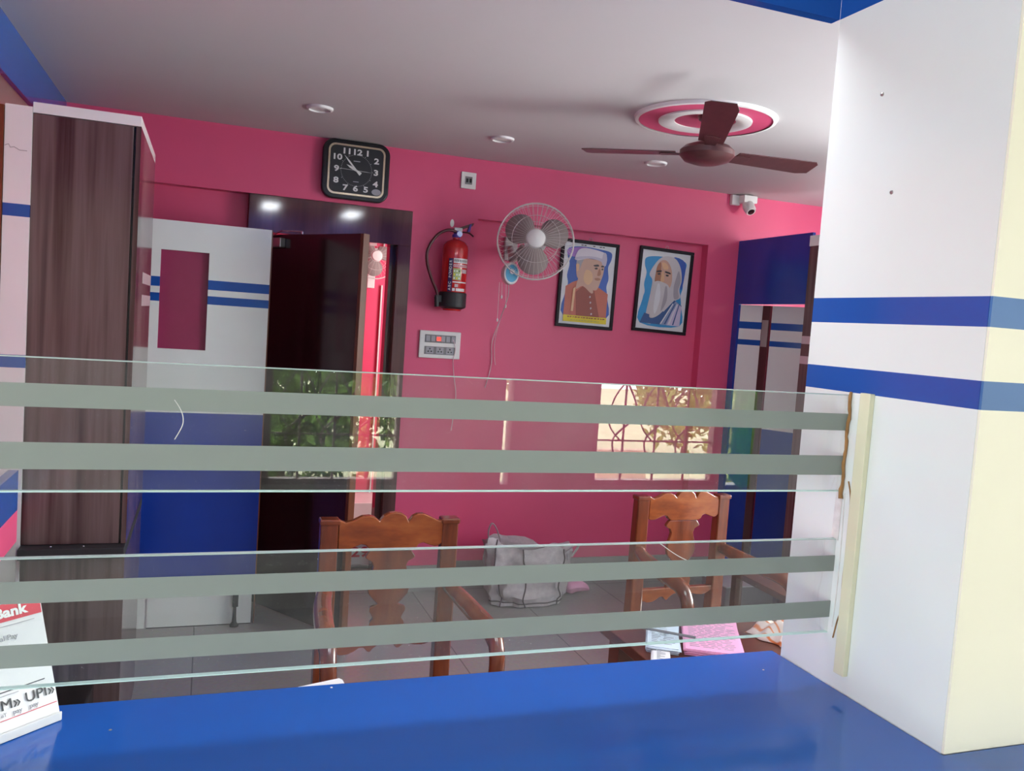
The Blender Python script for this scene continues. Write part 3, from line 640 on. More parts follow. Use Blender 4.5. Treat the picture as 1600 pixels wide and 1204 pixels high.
def curved(u0, u1, z0, z1, m, rr=0.0739):                   # a label patch wrapped on the cylinder; u is the angle in degrees
    n = max(2, int((u1-u0)/5)); vs = []
    for i in range(n+1):
        a = R_(-90+u0+(u1-u0)*i/n); vs += [(rr*math.cos(a), rr*math.sin(a), z0), (rr*math.cos(a), rr*math.sin(a), z1)]
    lbm.add(vs, [(2*i, 2*i+2, 2*i+3, 2*i+1) for i in range(n)], m)
curved(-42, -22, 0.084, 0.27, 'navy')
curved(-20, 58, 0.245, 0.272, 'numeral'); curved(-20, 55, 0.222, 0.238, 'pale'); curved(-20, 16, 0.15, 0.215, 'green')
curved(20, 50, 0.19, 0.212, 'pale'); curved(-20, 52, 0.135, 0.142, 'numeral'); curved(-10, 5, 0.11, 0.128, 'pale'); curved(-20, -8, 0.088, 0.104, 'numeral'); curved(-4, 42, 0.088, 0.104, 'numeral')
rnd = random.Random(5)
for i in range(9): curved(-17+8*i, -13+8*i, 0.252, 0.265, 'ink', 0.0742)
for i in range(8): curved(-17+8.5*i, -12+8.5*i, 0.227, 0.233, 'redprint', 0.0742)
for r in range(3):
    for c in range(3): curved(-17+11*c, -11+11*c, 0.155+0.02*r, 0.165+0.02*r, rnd.choice(['ink', 'yellow', 'numeral']), 0.0742)
lbm.build('label', fe)
wd = MB(); a = R_(-32-90)
for i, ch in enumerate('ABC POWDER'):
    X = T(0.0745*math.cos(a), 0.0745*math.sin(a), 0.098+0.0172*i) @ Matrix.Rotation(a+PI/2, 4, 'Z') @ FACE @ Matrix.Rotation(PI/2, 4, 'Z')
    if ch != ' ': wd.text(ch, 0.021, 'numeral', X, 0.0003, 'CENTER', 1.0, 0.0005)
wd.build('lettering', fe)

# ------------------------------------------------------------------ wall fan
wf = thing('wall_fan', 'dusty white caged wall fan beside the fire extinguisher', 'fan', (1.60, 4.868, 2.02))
FX = T(0.085, -0.44, 0.055) @ Matrix.Rotation(R_(-20), 4, 'Z') @ Matrix.Rotation(R_(-8), 4, 'X')
fan_parts(wf, 0.212, FX, 0, n=44)
b = MB(); b.tube(smooth_path([(0.06, -0.33, 0.03), (0.02, -0.27, -0.04), (0.05, -0.16, 0.0), (0.09, -0.02, 0.04)]), 0.022, 'fanwhite', 12); b.build('arm', wf, smooth=True)
MB().box(0.05, 0.13, -0.03, 0.0, -0.03, 0.11, 'fanwhite').build('wall_bracket', wf, bevel=0.006)
cbx = MB(); E_ = [(0.046*math.cos(2*PI*i/28), 0.062*math.sin(2*PI*i/28)) for i in range(28)]
CX = T(-0.020, -0.36, -0.128)
cbx.prism(E_, -0.02, 0.035, 'whitep', 'xz', CX); cbx.build('control_box', wf, bevel=0.006)
cbx = MB(); cbx.prism([(p[0]*0.78, p[1]*0.78) for p in E_], -0.023, -0.019, 'cyan', 'xz', CX); cbx.build('control_face', wf)
cbx = MB(); cbx.lathe([(0.015, 0), (0.013, 0.006)], 'whitep', 16, CX @ T(0, -0.023, 0.01) @ Matrix.Rotation(PI/2, 4, 'X')); cbx.build('knob', wf)
MB().tube([(-0.02, -0.30, -0.1), (-0.02, -0.345, -0.12)], 0.018, 'fanwhite', 10).build('control_neck', wf)
for dx, zl in ((-0.03, -0.38), (-0.015, -0.25), (0.01, -0.3)):
    b = MB(); b.tube([(-0.045+dx, -0.34, -0.18), (-0.04+dx*1.1, -0.34, zl)], 0.0013, 'cord', 5); b.lathe([(0.002, 0), (0.005, -0.008), (0.004, -0.02)][::-1], 'whitep', 10, T(-0.04+dx*1.1, -0.34, zl)); b.build('pull_cord', wf)
b = MB(); b.tube(smooth_path([(-0.02, -0.33, -0.17), (0.03, -0.2, -0.25), (0.04, -0.06, -0.38), (0.015, -0.01, -0.52), (0.02, -0.008, -0.66), (-0.01, -0.008, -0.8)]), 0.0025, 'cord', 6); b.build('cable', wf, smooth=True)
b = MB(); b.tube(smooth_path([(0.045, -0.06, -0.36), (0.03, -0.02, -0.50), (0.035, -0.012, -0.60), (0.045, -0.01, -0.66)]), 0.0018, 'cord', 6); b.build('second_cable', wf, smooth=True)

# ------------------------------------------------------------------ framed portraits
def portrait(label, loc, tilt, kind):
    t = thing('framed_portrait', label, 'picture', loc, rot=(0, R_(tilt), 0))
    W, H, fw = 0.196, 0.270, 0.020
    f = MB()
    f.box(-W, W, -0.022, -0.002, H-fw, H, 'frame'); f.box(-W, W, -0.022, -0.002, -H, -H+fw, 'frame')
    f.box(-W, -W+fw, -0.022, -0.002, -H+fw, H-fw, 'frame'); f.box(W-fw, W, -0.022, -0.002, -H+fw, H-fw, 'frame')
    f.build('frame', t, bevel=0.003)
    p = MB(); p.box(-W+fw, W-fw, -0.010, -0.003, -H+fw, H-fw, 'mount'); L = [0]
    def sh(pts, m, curve=True):
        L[0] += 1; q = spline2(pts, 4) if curve else pts
        d = -0.010-0.0003*L[0]; p.prism(q, d, d+0.00025, m)
    e = [(-0.143, 0.215), (-0.06, 0.232), (0.05, 0.228), (0.143, 0.215), (0.150, 0.17), (0.132, 0.12), (0.142, 0.05), (0.132, 0.0), (0.142, -0.06), (0.146, -0.2), (-0.146, -0.2), (-0.142, -0.05), (-0.132, 0.0), (-0.142, 0.05), (-0.132, 0.12), (-0.150, 0.17)]
    if kind == 'cap':
        sh(e, 'pblue'); sh([(-0.146, 0.21), (-0.02, 0.228), (-0.06, 0.17), (-0.14, 0.17)], 'lilac')
        sh([(-0.146, -0.20), (-0.146, -0.02), (-0.10, 0.01), (-0.05, 0.03), (0.06, 0.0), (0.146, -0.045), (0.146, -0.20)], 'vest2', False)
        sh([(-0.06, -0.20), (-0.075, -0.05), (-0.02, 0.0), (0.05, -0.03), (0.10, -0.20)], 'vest', False)
        sh([(-0.075, -0.03), (-0.06, 0.05), (-0.03, 0.02), (0.04, -0.03), (0.03, -0.05), (-0.03, -0.01)], 'skin')
        sh([(-0.085, 0.12), (-0.078, 0.05), (-0.05, 0.02), (0.0, -0.02), (0.055, -0.03), (0.075, -0.01), (0.088, 0.03), (0.100, 0.07), (0.105, 0.12), (0.10, 0.155), (-0.06, 0.16)], 'skin')
        sh([(-0.082, 0.155), (-0.085, 0.11), (-0.065, 0.09), (-0.05, 0.13), (-0.04, 0.16)], 'hair2')
        sh([(-0.088, 0.115), (-0.08, 0.08), (-0.068, 0.085), (-0.066, 0.118), (-0.08, 0.125)], 'skin3')
        sh([(0.03, 0.125), (0.06, 0.132), (0.068, 0.122), (0.04, 0.118)], 'ink'); sh([(0.082, 0.125), (0.10, 0.13), (0.102, 0.12), (0.085, 0.118)], 'ink')
        sh([(0.038, 0.108), (0.055, 0.113), (0.06, 0.104), (0.045, 0.101)], 'ink'); sh([(0.086, 0.108), (0.098, 0.111), (0.098, 0.102), (0.088, 0.101)], 'ink')
        sh([(0.072, 0.11), (0.085, 0.075), (0.072, 0.062), (0.06, 0.068)], 'skin2')
        sh([(0.045, 0.045), (0.07, 0.05), (0.085, 0.042), (0.07, 0.033), (0.05, 0.035)], 'skin2')
        sh([(-0.02, 0.09), (0.02, 0.08), (0.03, 0.03), (0.0, 0.0), (-0.03, 0.03)], 'skin3')
        sh([(-0.095, 0.145), (-0.082, 0.205), (-0.03, 0.225), (0.07, 0.215), (0.112, 0.195), (0.112, 0.14), (0.06, 0.158), (0.0, 0.165)], 'cap')
        sh([(0.085, 0.14), (0.09, 0.205), (0.113, 0.197), (0.113, 0.13)], 'cap2'); sh([(-0.094, 0.146), (-0.088, 0.165), (0.02, 0.178), (0.10, 0.165), (0.11, 0.14), (0.06, 0.157), (0.0, 0.164)], 'cap2')
        sh([(-0.08, -0.02), (-0.085, -0.17), (-0.10, -0.17), (-0.095, -0.03)], 'skin3', False)
        for k in range(4): sh([(0.018+0.006*k, -0.07-0.035*k), (0.024+0.006*k, -0.066-0.035*k), (0.028+0.006*k, -0.074-0.035*k), (0.02+0.006*k, -0.08-0.035*k)], 'pale')
        sh([(-0.148, -0.195), (0.148, -0.195), (0.148, -0.235), (-0.148, -0.235)], 'yellow', False)
        rnd = random.Random(9)
        x = -0.12
        while x < 0.12:
            l = rnd.uniform(0.008, 0.02); sh([(x, -0.209), (x+l, -0.207), (x+l, -0.202), (x, -0.201)], 'vest', False); x += l+rnd.uniform(0.002, 0.009)
        x = -0.10
        while x < 0.10:
            l = rnd.uniform(0.01, 0.02); sh([(x, -0.225), (x+l, -0.225), (x+l, -0.222), (x, -0.222)], 'green', False); x += l+0.006
        for x in (-0.07, -0.05, 0.01, 0.055, 0.075): sh([(x, 0.236), (x+0.016, 0.236), (x+0.014, 0.242), (x, 0.241)], 'ink', False)
    else:
        sh([(a, b_-0.015) for a, b_ in e], 'psky'); sh([(0.05, 0.22), (0.14, 0.20), (0.145, 0.1), (0.13, 0.02), (0.1, 0.12)], 'pblue')
        sh([(-0.10, -0.215), (-0.09, -0.02), (-0.085, 0.06), (-0.11, 0.10), (-0.075, 0.17), (-0.03, 0.215), (0.03, 0.225), (0.08, 0.205), (0.115, 0.15), (0.128, 0.08), (0.118, 0.02), (0.13, -0.03), (0.09, -0.06), (0.06, -0.15)], 'hair')
        sh([(0.10, 0.14), (0.122, 0.08), (0.11, 0.02), (0.12, -0.03), (0.085, -0.04), (0.075, 0.03), (0.085, 0.09)], 'hair2')
        sh([(-0.146, -0.215), (-0.12, -0.15), (-0.07, -0.16), (-0.03, -0.12), (0.02, -0.13), (0.09, -0.05), (0.146, -0.08), (0.146, -0.215)], 'robe2', False)
        sh([(0.0, -0.215), (0.05, -0.13), (0.10, -0.055), (0.146, -0.085), (0.146, -0.215)], 'robe', False)
        sh([(0.05, -0.215), (0.08, -0.13), (0.12, -0.07), (0.146, -0.09), (0.146, -0.215)], 'robe3', False)
        for k in range(4): sh([(0.0+0.03*k, -0.21), (0.01+0.03*k, -0.21), (0.085+0.015*k, -0.075), (0.08+0.015*k, -0.07)], 'robe2' if k % 2 else 'mount', False)
        sh([(-0.068, 0.10), (-0.06, 0.16), (-0.03, 0.195), (0.01, 0.19), (0.045, 0.14), (0.055, 0.07), (0.04, 0.02), (-0.01, 0.0), (-0.055, 0.03), (-0.07, 0.06)], 'skin')
        sh([(-0.068, 0.10), (-0.062, 0.15), (-0.038, 0.18), (-0.03, 0.12), (-0.025, 0.06), (-0.055, 0.03), (-0.07, 0.06)], 'skin2')
        sh([(-0.03, 0.18), (0.005, 0.175), (0.02, 0.145), (-0.015, 0.14)], 'skin3')
        sh([(-0.022, 0.12), (-0.012, 0.12), (0.0, 0.07), (-0.012, 0.058), (-0.028, 0.062)], 'skin3')
        sh([(-0.06, 0.125), (-0.03, 0.13), (-0.03, 0.12), (-0.06, 0.115)], 'ink'); sh([(0.0, 0.128), (0.035, 0.122), (0.038, 0.112), (0.002, 0.118)], 'ink')
        sh([(-0.055, 0.108), (-0.038, 0.112), (-0.034, 0.104), (-0.05, 0.10)], 'ink'); sh([(0.006, 0.106), (0.025, 0.106), (0.024, 0.097), (0.008, 0.097)], 'ink')
        sh([(-0.08, 0.04), (-0.05, 0.06), (-0.01, 0.055), (0.03, 0.04), (0.055, -0.01), (0.04, -0.08), (0.0, -0.14), (-0.05, -0.175), (-0.085, -0.17), (-0.07, -0.10), (-0.078, -0.03)], 'hair')
        sh([(-0.05, 0.03), (-0.03, 0.035), (-0.02, -0.06), (-0.045, -0.15), (-0.06, -0.10)], 'mount')
        sh([(0.01, 0.03), (0.025, 0.02), (0.03, -0.06), (-0.005, -0.13), (0.005, -0.04)], 'hair2')
    p.build('print', t)
    h = MB(); h.tube([(-0.012, -0.004, H-0.002), (-0.004, -0.003, H+0.02), (0.008, -0.003, H+0.018), (0.014, -0.004, H-0.002)], 0.0015, 'steel', 6); h.build('hanging_hook', t)
    return t
portrait('black framed portrait of a man in white cap and red vest', (2.213, 4.868, 1.888), 0.8, 'cap')
portrait('black framed portrait of a bearded white-haired man in robes', (2.749, 4.868, 1.892), 1.6, 'beard')

# ------------------------------------------------------------------ ceiling things
cm = MB(); X = T(1.985, 3.265, CZ)
cm.lathe([(0.305, 0.0), (0.30, -0.012), (0.285, -0.014)], 'plaster', 56, X, False)
cm.lathe([(0.286, -0.008), (0.286, -0.010), (0.20, -0.012), (0.20, -0.008)], 'pink', 56, X, False)
cm.lathe([(0.20, -0.006), (0.198, -0.018), (0.165, -0.022), (0.13, -0.012), (0.13, -0.006)], 'plaster', 56, X, False)
cm.lathe([(0.132, -0.006), (0.13, -0.009), (0.0, -0.009)], 'pink', 56, X)
tag(cm.build('ceiling_medallion', smooth=True), 'round pink and white plaster medallion on the ceiling above the fan', 'ceiling medallion')
for i, (x, y, lab) in enumerate([(0.45, 4.12, 'small unlit round ceiling light above the clock'), (1.374, 4.19, 'small unlit round ceiling light above the small wall socket'), (2.282, 4.224, 'small unlit round ceiling light behind the ceiling fan')]):
    t = thing('ceiling_downlight', lab, 'ceiling light', (x, y, CZ), group=None)
    MB().lathe([(0.062, 0.0), (0.06, -0.010), (0.050, -0.013), (0.047, -0.006)], 'plaster', 32, None, False).build('trim_ring', t, smooth=True)
    MB().lathe([(0.047, -0.005), (0.0, -0.006)], 'whitep', 32).build('diffuser', t)
for x, lab in ((0.49, 'lit ceiling panel light inside the counter, left one'), (1.22, 'lit ceiling panel light inside the counter, right one')):
    t = thing('ceiling_panel_light', lab, 'ceiling light', (x, 1.50, CZ))
    MB().box(-0.08, 0.08, -0.27, 0.27, -0.02, 0.0, 'whitep').build('housing', t, bevel=0.003)
    MB().box(-0.07, 0.07, -0.26, 0.26, -0.022, -0.0195, 'lamp').build('diffuser', t)
cf = thing('ceiling_fan', 'dark brown three blade ceiling fan under the pink medallion', 'fan', (1.962, 3.19, 2.385))
b = MB(); b.lathe([(0.0, -0.045), (0.05, -0.044), (0.095, -0.03), (0.115, -0.008), (0.115, 0.012), (0.095, 0.03), (0.06, 0.042), (0.03, 0.05)], 'fan', 40); b.build('motor', cf, smooth=True)
b = MB(); b.lathe([(0.012, 0.04), (0.012, 0.135), (0.045, 0.14), (0.055, 0.165)], 'fan', 24); b.build('down_rod', cf, smooth=True)
for i, (az, el, ln, pitch) in enumerate([(-3, 0, 0.52, -12), (149, 0, 0.52, -4), (-116.5, 9.5, 0.50, -8)]):
    X = Matrix.Rotation(R_(az), 4, 'Z') @ Matrix.Rotation(R_(-el), 4, 'Y')
    bl = MB(); XB = X @ Matrix.Rotation(R_(pitch), 4, 'X')
    bl.prism([(0.13, -0.052), (ln-0.02, -0.066), (ln, -0.045), (ln+0.01, 0.05), (ln-0.04, 0.066), (0.13, 0.052)], -0.002, 0.002, 'fan', 'xy', XB)
    o = bl.build('fan_blade', cf, bevel=0.001)
    ir = MB(); ir.prism([(0.08, -0.018), (0.19, -0.032), (0.20, 0.0), (0.19, 0.032), (0.08, 0.018)], -0.006, -0.002, 'fan', 'xy', XB); ir.build('blade_bracket', cf, bevel=0.001)
# security camera
sc = thing('security_camera', 'small white security camera in the far right ceiling corner of the pink wall', 'camera', (3.25, 4.798, 2.53))
MB().box(-0.05, 0.05, -0.09, -0.01, -0.035, 0.012, 'whitep').build('junction_box', sc, bevel=0.004)
MB().box(-0.10, -0.04, -0.03, 0.0, -0.05, 0.015, 'whitep').build('wall_plate', sc, bevel=0.003)
b = MB(); X = T(-0.005, -0.06, -0.04) @ Matrix.Rotation(R_(-42), 4, 'X')
b.lathe([(0.028, -0.075), (0.036, -0.06), (0.038, -0.02), (0.03, 0.01), (0.012, 0.02)], 'whitep', 28, X); b.build('body', sc, smooth=True)
b = MB(); b.lathe([(0.0, -0.079), (0.022, -0.0765), (0.022, -0.07)], 'black', 24, X); b.build('lens', sc)

# ------------------------------------------------------------------ right side: enclosure, panels, cabinet
en = thing('cabin_enclosure', 'blue laminate cabin fascia standing against the pink back wall', 'partition', (0, 0, 0))
MB().box(3.25, 3.27, 4.075, 4.798, 1.845, 2.257, 'blue_dark').build('fascia', en)
MB().box(3.25, 3.27, 4.74, 4.798, 0.0, 1.845, 'blue_dark').build('post', en)
def hinged(name, label, xa, ya, xb, yb, za, right):
    d = Vector((xb-xa, yb-ya)); L = d.length; t = thing(name, label, 'partition door', (xa, ya, 0.0), math.atan2(d.y, d.x))
    b = MB(); b.bands(0, L, 0, 0.025, [0.01, 1.055, 1.585, 1.62, 1.69, 1.735, za], ['blue_dark', 'white', 'blue', 'white', 'blue', 'white'])
    b.build('leaf', t); return t, L
t1, L1 = hinged('cabin_door', 'narrow white and blue striped cabin door leaf nearest the pink back wall', 3.262, 4.735, 3.338, 4.60, 1.842, False)
MB().box(L1, L1+0.05, -0.004, 0.03, 0.01, 1.842, 'framewood').build('wood_edge', t1, bevel=0.001)
MB().box(L1+0.005, L1+0.045, -0.008, -0.003, 1.58, 1.75, 'steel').build('hinge_plate', t1)
t2, L2 = hinged('cabin_door', 'wider white and blue striped cabin door leaf beside the right wood cabinet', 3.372, 4.55, 3.53, 4.29, 1.842, True)

rc = thing('tall_cabinet', 'tall dark wood cabinet with white top band at the right behind the pillar', 'cabinet', (0, 0, 0))
b = MB(); b.bands(3.235, 3.75, 3.1, 4.07, [0.03, 1.50, 1.545, 1.615, 1.66, 2.175], ['woodlam', 'pale', 'woodlam', 'pale', 'woodlam']); b.build('body', rc, bevel=0.001)
MB().box(3.23, 3.755, 3.095, 4.072, 2.175, 2.235, 'white').build('top_band', rc, bevel=0.001)
MB().box(3.25, 3.74, 3.12, 4.05, 0.0, 0.03, 'black').build('plinth', rc)
bx = thing('low_white_platform', 'low grey white boxed platform on the floor by the cabin doors', 'platform', (3.20, 4.40, 0))
MB().box(-0.19, 0.16, -0.13, 0.13, 0.0, 0.115, 'skirting').build('box', bx, bevel=0.002)
MB().box(-0.19, 0.165, -0.135, 0.13, 0.115, 0.122, 'white').build('top_board', bx, bevel=0.001)

# low dark side table with a paper
stb = thing('low_side_table', 'low dark brown table beside the right wood cabinet', 'table', (2.55, 3.35, 0))
MB().box(0.0, 0.6, -0.25, 0.25, 0.42, 0.45, 'desk').build('top', stb, bevel=0.003)
for x in (0.03, 0.57):
    for y in (-0.22, 0.22): MB().box(x-0.02, x+0.02, y-0.02, y+0.02, 0, 0.42, 'desk').build('leg', stb)
pp = MB(); pp.prism(spline2([(2.60, 3.16), (2.66, 3.22), (2.80, 3.22), (2.84, 3.12), (2.7, 3.08)], 3), 0.4505, 0.456, 'paper', 'xy')
tag(pp.build('loose_paper'), 'white paper lying on the low dark table at right', 'paper')

# ------------------------------------------------------------------ desk behind the counter
dk = thing('office_desk', 'brown wooden desk behind the counter at the right carrying paper bundles', 'desk', (0, 0, 0))
MB().box(1.13, 2.7, 1.25, 2.21, 0.715, 0.745, 'desk').build('top', dk, bevel=0.003)
for x in (1.17, 2.62):
    for y in (1.29, 2.13): MB().box(x-0.03, x+0.03, y-0.03, y+0.03, 0, 0.715, 'desk').build('leg', dk)
MB().box(1.20, 2.59, 2.10, 2.12, 0.35, 0.715, 'desk').build('modesty_panel', dk)
# paper bundles
def paper_stack(label, x, y, z, w_, h_, rot, m, n, lines, seed):
    t = thing('paper_bundle', label, 'papers', (x, y, z), R_(rot)); rnd = random.Random(seed)
    b = MB()
    for i in range(n):
        X = T(rnd.uniform(-0.004, 0.004), rnd.uniform(-0.004, 0.004), i*0.0022) @ Matrix.Rotation(R_(rnd.uniform(-2.5, 2.5)), 4, 'Z')
        b.box(-w_/2, w_/2, -h_/2, h_/2, 0, 0.0018, m, X)
    b.build('sheets', t)
    p = MB(); zt = n*0.0022+0.0004
    for i in range(lines):
        yy = h_/2-0.02-i*(h_-0.035)/lines; x0 = -w_/2+0.012
        while x0 < w_/2-0.03:
            l = rnd.uniform(0.008, 0.03); p.box(x0, min(x0+l, w_/2-0.01), yy, yy+0.0028, zt, zt+0.0003, 'greyink'); x0 += l+rnd.uniform(0.004, 0.012)
    p.box(-w_/2+0.01, w_/2-0.05, h_/2-0.014, h_/2-0.010, zt, zt+0.0003, 'ink')
    p.build('printed_lines', t); return t
paper_stack('bundle of white printed slips on the desk, left of the pink ones', 1.262, 2.075, 0.7455, 0.085, 0.28, -29, 'bluepaper', 8, 18, 1)
paper_stack('bundle of pink printed slips on the brown desk', 1.395, 2.03, 0.7455, 0.155, 0.31, -29, 'pinkpaper', 9, 22, 2)
paper_stack('loose grey white forms fanned at the desk edge', 1.158, 1.90, 0.7455, 0.045, 0.14, -29, 'paper', 5, 12, 3)
tag(MB().tube(smooth_path([(1.20, 2.08, 0.772), (1.26, 2.03, 0.772), (1.315, 1.985, 0.772)]), 0.004, 'grey', 8).build('pen'), 'grey pen lying across the white slips', 'pen')
# cloth pouch
cl = MB(); n = 22; vs = []; rnd = random.Random(11)
for i in range(n):
    for j in range(n):
        u, v = i/(n-1), j/(n-1); e = min(u, 1-u, v, 1-v)
        vs.append((0.17*(u-0.5)+0.008*math.sin(9*v), 0.13*(v-0.5)+0.006*math.sin(8*u), 0.001+min(0.03, e*0.16)*(1+0.35*math.sin(13*u+5*v)+0.25*math.sin(17*v))))
fs = [(i*n+j, (i+1)*n+j, (i+1)*n+j+1, i*n+j+1) for i in range(n-1) for j in range(n-1)]
cm_ = bpy.data.materials.new('white_orange_cloth'); cm_.use_nodes = True; nt = cm_.node_tree; bb = nt.nodes['Principled BSDF']; bb.inputs['Roughness'].default_value = 0.7
tc = nt.nodes.new('ShaderNodeTexCoord'); wv = nt.nodes.new('ShaderNodeTexWave'); wv.inputs['Scale'].default_value = 14; wv.inputs['Distortion'].default_value = 4
cr = nt.nodes.new('ShaderNodeValToRGB'); cr.color_ramp.elements[0].color = (0.70, 0.60, 0.54, 1); cr.color_ramp.elements[1].color = (0.65, 0.20, 0.06, 1); cr.color_ramp.elements[0].position = 0.7; cr.color_ramp.elements[1].position = 0.95
nt.links.new(tc.outputs['Object'], wv.inputs[0]); nt.links.new(wv.outputs['Fac'], cr.inputs[0]); nt.links.new(cr.outputs[0], bb.inputs['Base Color'])
cl.add(vs, fs, cm_); o = cl.build('cloth_pouch', smooth=True); o.location = (1.63, 2.02, 0.7465); o.rotation_euler = (0, 0, R_(15))
o.modifiers.new('thick', 'SOLIDIFY').thickness = 0.002
tag(o, 'crumpled white and orange cloth on the desk beside the pillar', 'cloth')
sl = MB(); sl.prism([(0.14, 1.1735), (0.204, 1.1735), (0.203, 1.186), (0.199, 1.192)], 1.078, 1.0788, 'paper', 'xy')
tag(sl.build('paper_slip'), 'white paper slip over the far edge of the blue counter', 'paper')

# ------------------------------------------------------------------ carved chairs
K = 0.00062
def cz(px, py): return ((px-526)*K, 0.965-(py-178)*K)
def make_chair():
    t = thing('carved_chair', 'carved brown wooden armchair facing the counter, in front of the doorway', 'chair', (0.596, 2.70, 0), 0)
    # upright posts, slightly raked back
    for s in (-1, 1):
        x0, x1 = (0.172, 0.229) if s > 0 else (-0.229, -0.172)
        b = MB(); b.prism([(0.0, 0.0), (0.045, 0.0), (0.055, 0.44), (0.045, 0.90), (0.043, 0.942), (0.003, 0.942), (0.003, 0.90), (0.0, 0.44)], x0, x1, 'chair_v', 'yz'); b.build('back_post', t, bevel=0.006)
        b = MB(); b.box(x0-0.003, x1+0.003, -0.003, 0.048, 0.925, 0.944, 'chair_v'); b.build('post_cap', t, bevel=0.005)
    top = [(250,215),(262,222),(285,232),(320,222),(370,198),(410,195),(440,205),(462,226),(485,198),(515,182),(545,178),(580,184),(605,200),(618,228),(640,200),(665,188),(695,186),(730,200),(770,220),(795,228),(806,215),(812,345),(790,362),(770,366),(735,356),(705,344),(680,352),(664,378),(640,384),(430,384),(412,372),(395,352),(370,348),(335,362),(300,376),(265,376),(250,368)]
    b = MB(); b.prism([cz(*p) for p in top], 0.006, 0.032, 'chair'); b.build('top_rail', t, bevel=0.004)
    half = [(385,110),(400,122),(420,135),(432,122),(445,98),(470,88),(500,95),(540,108),(590,112),(620,105),(655,75),(675,53),(684,70),(692,95),(712,98),(735,84),(755,76),(775,92),(800,96),(830,90),(860,100)]
    pts = [(532+dx, y) for y, dx in half]+[(532-dx, y) for y, dx in half[::-1]]
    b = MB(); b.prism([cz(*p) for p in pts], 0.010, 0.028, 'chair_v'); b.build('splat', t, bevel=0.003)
    bot = [(245,850),(810,850),(810,880),(790,888),(765,902),(735,910),(690,908),(650,898),(625,902),(605,918),(590,918),(575,900),(550,890),(520,888),(490,898),(465,915),(448,934),(435,930),(415,908),(390,908),(365,925),(330,940),(290,942),(262,930),(245,940)]
    b = MB(); b.prism([cz(*p) for p in bot], 0.008, 0.034, 'chair'); b.build('lower_rail', t, bevel=0.003)
    # seat frame and seat
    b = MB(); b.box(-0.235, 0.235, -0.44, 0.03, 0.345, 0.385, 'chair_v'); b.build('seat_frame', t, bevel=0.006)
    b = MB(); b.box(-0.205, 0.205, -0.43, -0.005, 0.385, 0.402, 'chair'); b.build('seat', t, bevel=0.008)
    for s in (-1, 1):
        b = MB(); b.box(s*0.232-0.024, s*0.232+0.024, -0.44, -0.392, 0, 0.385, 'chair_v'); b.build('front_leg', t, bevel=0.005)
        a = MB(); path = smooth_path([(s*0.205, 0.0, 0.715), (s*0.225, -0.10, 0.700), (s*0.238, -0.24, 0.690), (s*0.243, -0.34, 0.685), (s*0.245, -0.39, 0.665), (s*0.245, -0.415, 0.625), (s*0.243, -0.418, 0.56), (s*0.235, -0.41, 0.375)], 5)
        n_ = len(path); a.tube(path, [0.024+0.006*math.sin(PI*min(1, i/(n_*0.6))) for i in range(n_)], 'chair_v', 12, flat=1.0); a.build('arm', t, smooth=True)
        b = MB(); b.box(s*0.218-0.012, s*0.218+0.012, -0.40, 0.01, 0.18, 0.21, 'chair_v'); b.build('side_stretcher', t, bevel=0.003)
    b = MB(); b.box(-0.21, 0.21, -0.22, -0.195, 0.18, 0.21, 'chair_v'); b.build('cross_stretcher', t, bevel=0.003)
    ps = [c for c in t.children if c.name.startswith('back_post')]; pc = [c for c in t.children if c.name.startswith('post_cap')]
    for a_, b_ in zip(pc, ps): a_.parent = b_
    return t
ch = make_chair(); ch['group'] = 'carved wooden armchairs'
c2 = copy_tree(ch); c2.location = (1.915, 3.05, 0); c2.rotation_euler = (0, 0, R_(3))
c2['label'] = 'carved brown wooden armchair facing the counter, behind the desk paper bundles'

# ------------------------------------------------------------------ sack against the wall
sk_ = thing('woven_sack', 'crumpled grey white woven sack slumped against the pink wall', 'bag', (1.82, 4.55, 0))
b = MB(); NU, NV = 48, 18; vs = []; rnd = random.Random(4)
for j in range(NV):
    v = j/(NV-1)
    for i in range(NU):
        a = 2*PI*i/NU; wx = 0.235-0.0*v+0.04*v; wy = 0.15-0.05*v
        if v < 0.12: wx *= 0.92; wy *= 0.92
        sx = abs(math.cos(a))**0.75*math.copysign(1, math.cos(a)); sy = abs(math.sin(a))**0.75*math.copysign(1, math.sin(a))
        cr_ = 0.010*math.sin(5*a+7*v)+0.008*math.sin(11*a-9*v)+0.006*math.sin(3*a+21*v)
        top_ = 0.34+0.03*sx*-1+0.02*math.sin(4*a)
        vs.append((wx*sx+cr_, wy*sy+cr_, v*top_+0.003+(0.008*math.sin(9*a) if v > 0.1 else 0.004)))
fs = [(j*NU+i, j*NU+(i+1) % NU, (j+1)*NU+(i+1) % NU, (j+1)*NU+i) for j in range(NV-1) for i in range(NU)]
fs.append(tuple(range(NU))[::-1]); k = len(vs)
for i in range(NU): vs.append((vs[(NV-1)*NU+i][0]*0.8, vs[(NV-1)*NU+i][1]*0.5, vs[(NV-1)*NU+i][2]-0.03+0.015*math.sin(3*i)))
fs += [((NV-1)*NU+i, (NV-1)*NU+(i+1) % NU, k+(i+1) % NU, k+i) for i in range(NU)]; fs.append(tuple(k+i for i in range(NU)))
b.add(vs, fs, 'sack'); b.build('sack_body', sk_, smooth=True)
def ring_pts(i): return [tuple(Vector(vs[j*NU+i])*1.0+Vector((0, -0.003, 0))) for j in range(NV)]
for i in (29, 35, 41):
    MB().tube(ring_pts(i), 0.004, 'seam', 6).build('seam', sk_)
MB().tube([(p[0], p[1]-0.002, p[2]) for p in vs[NU*1+25:NU*1+48]], 0.004, 'seam', 6).build('bottom_seam', sk_)
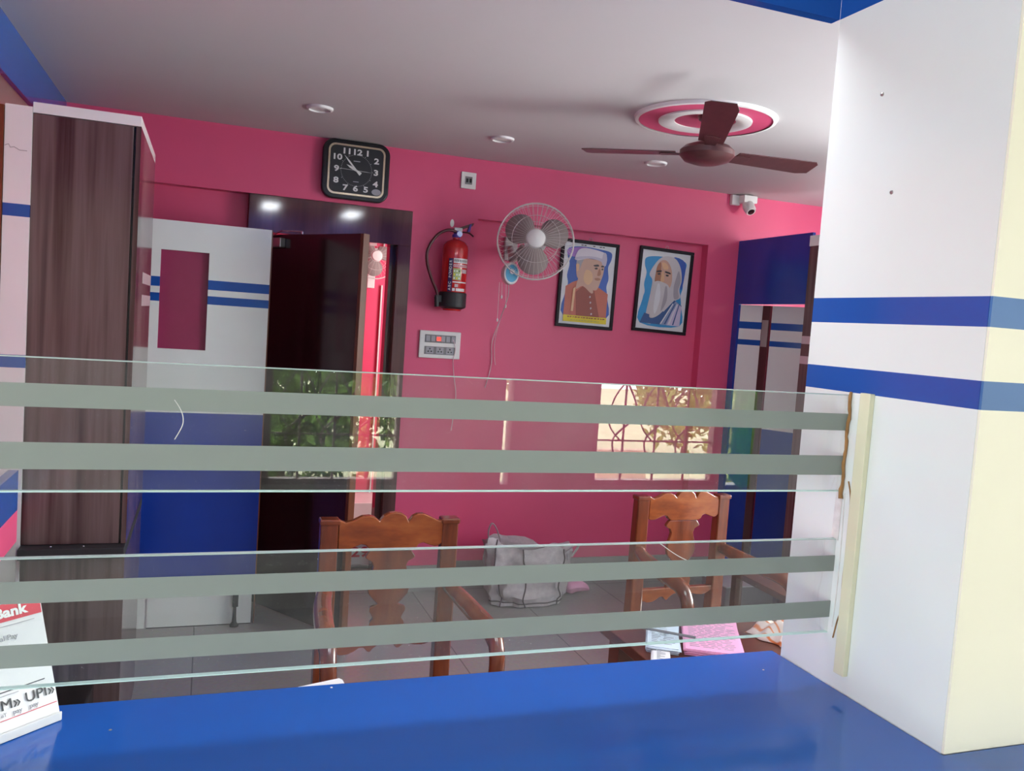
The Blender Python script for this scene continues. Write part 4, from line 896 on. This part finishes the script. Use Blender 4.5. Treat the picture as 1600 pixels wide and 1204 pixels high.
b = MB(); b.tube(smooth_path([(-0.25, -0.03, 0.33), (-0.262, -0.03, 0.42), (-0.245, -0.03, 0.47), (-0.215, -0.03, 0.44), (-0.18, -0.03, 0.355)]), 0.009, 'sack', 8, flat=0.4); b.build('handle', sk_, smooth=True)
b = MB(); b.tube(smooth_path([(0.2, -0.08, 0.30), (0.25, -0.1, 0.35), (0.285, -0.08, 0.34), (0.26, -0.05, 0.27)]), 0.007, 'sack', 8, flat=0.4); b.build('handle', sk_, smooth=True)
pb = MB(); vs = []; n = 14
pb.tube(smooth_path([(2.10, 4.60, 0.03), (2.16, 4.58, 0.05), (2.22, 4.60, 0.035), (2.26, 4.61, 0.015)]), [0.03, 0.034, 0.04, 0.046, 0.05, 0.05, 0.047, 0.045, 0.045, 0.043, 0.042, 0.04, 0.04, 0.038, 0.036, 0.034, 0.032, 0.03, 0.028, 0.025, 0.02, 0.018, 0.015, 0.012, 0.01], 'pinkpaper', 10, flat=0.8)
o = pb.build('plastic_bag', smooth=True); o.location.z = 0.015
tag(o, 'small pink plastic bag lying beside the woven sack', 'bag')

# ------------------------------------------------------------------ sub-parts hang under the part they sit on
def nest(kind, part, subs):
    for t in [o for o in scn.objects if o.parent is None and o.name.split('.')[0] == kind]:
        hosts = [c for c in t.children if c.name.split('.')[0] == part]
        if not hosts: continue
        for c in list(t.children):
            if c.name.split('.')[0] in subs: c.parent = hosts[0]
nest('payment_card_stand', 'card', ('red_header', 'printing'))
nest('wall_clock', 'dial', ('numerals', 'hour_hand', 'minute_hand', 'second_hand', 'hand_pin', 'round_sticker'))
nest('switchboard', 'module_row', ('rocker', 'indicator', 'socket_insert'))
nest('small_socket', 'insert', ('rocker',))
nest('fire_extinguisher', 'cylinder', ('label', 'lettering'))
nest('fire_extinguisher', 'valve', ('top_lever', 'carry_handle', 'grip_tab', 'pressure_gauge', 'safety_tag'))
nest('wall_fan', 'control_box', ('control_face', 'knob', 'pull_cord', 'control_neck'))
nest('door_leaf', 'door_closer', ('closer_arm',))
nest('tall_cabinet', 'stone_shelf', ('shelf_screw',))
nest('paper_bundle', 'sheets', ('printed_lines',))
nest('printed_package', 'bag', ('red_print',))
nest('security_camera', 'body', ('lens',))
nest('partition_panel', 'plinth', ('plinth_joint',))
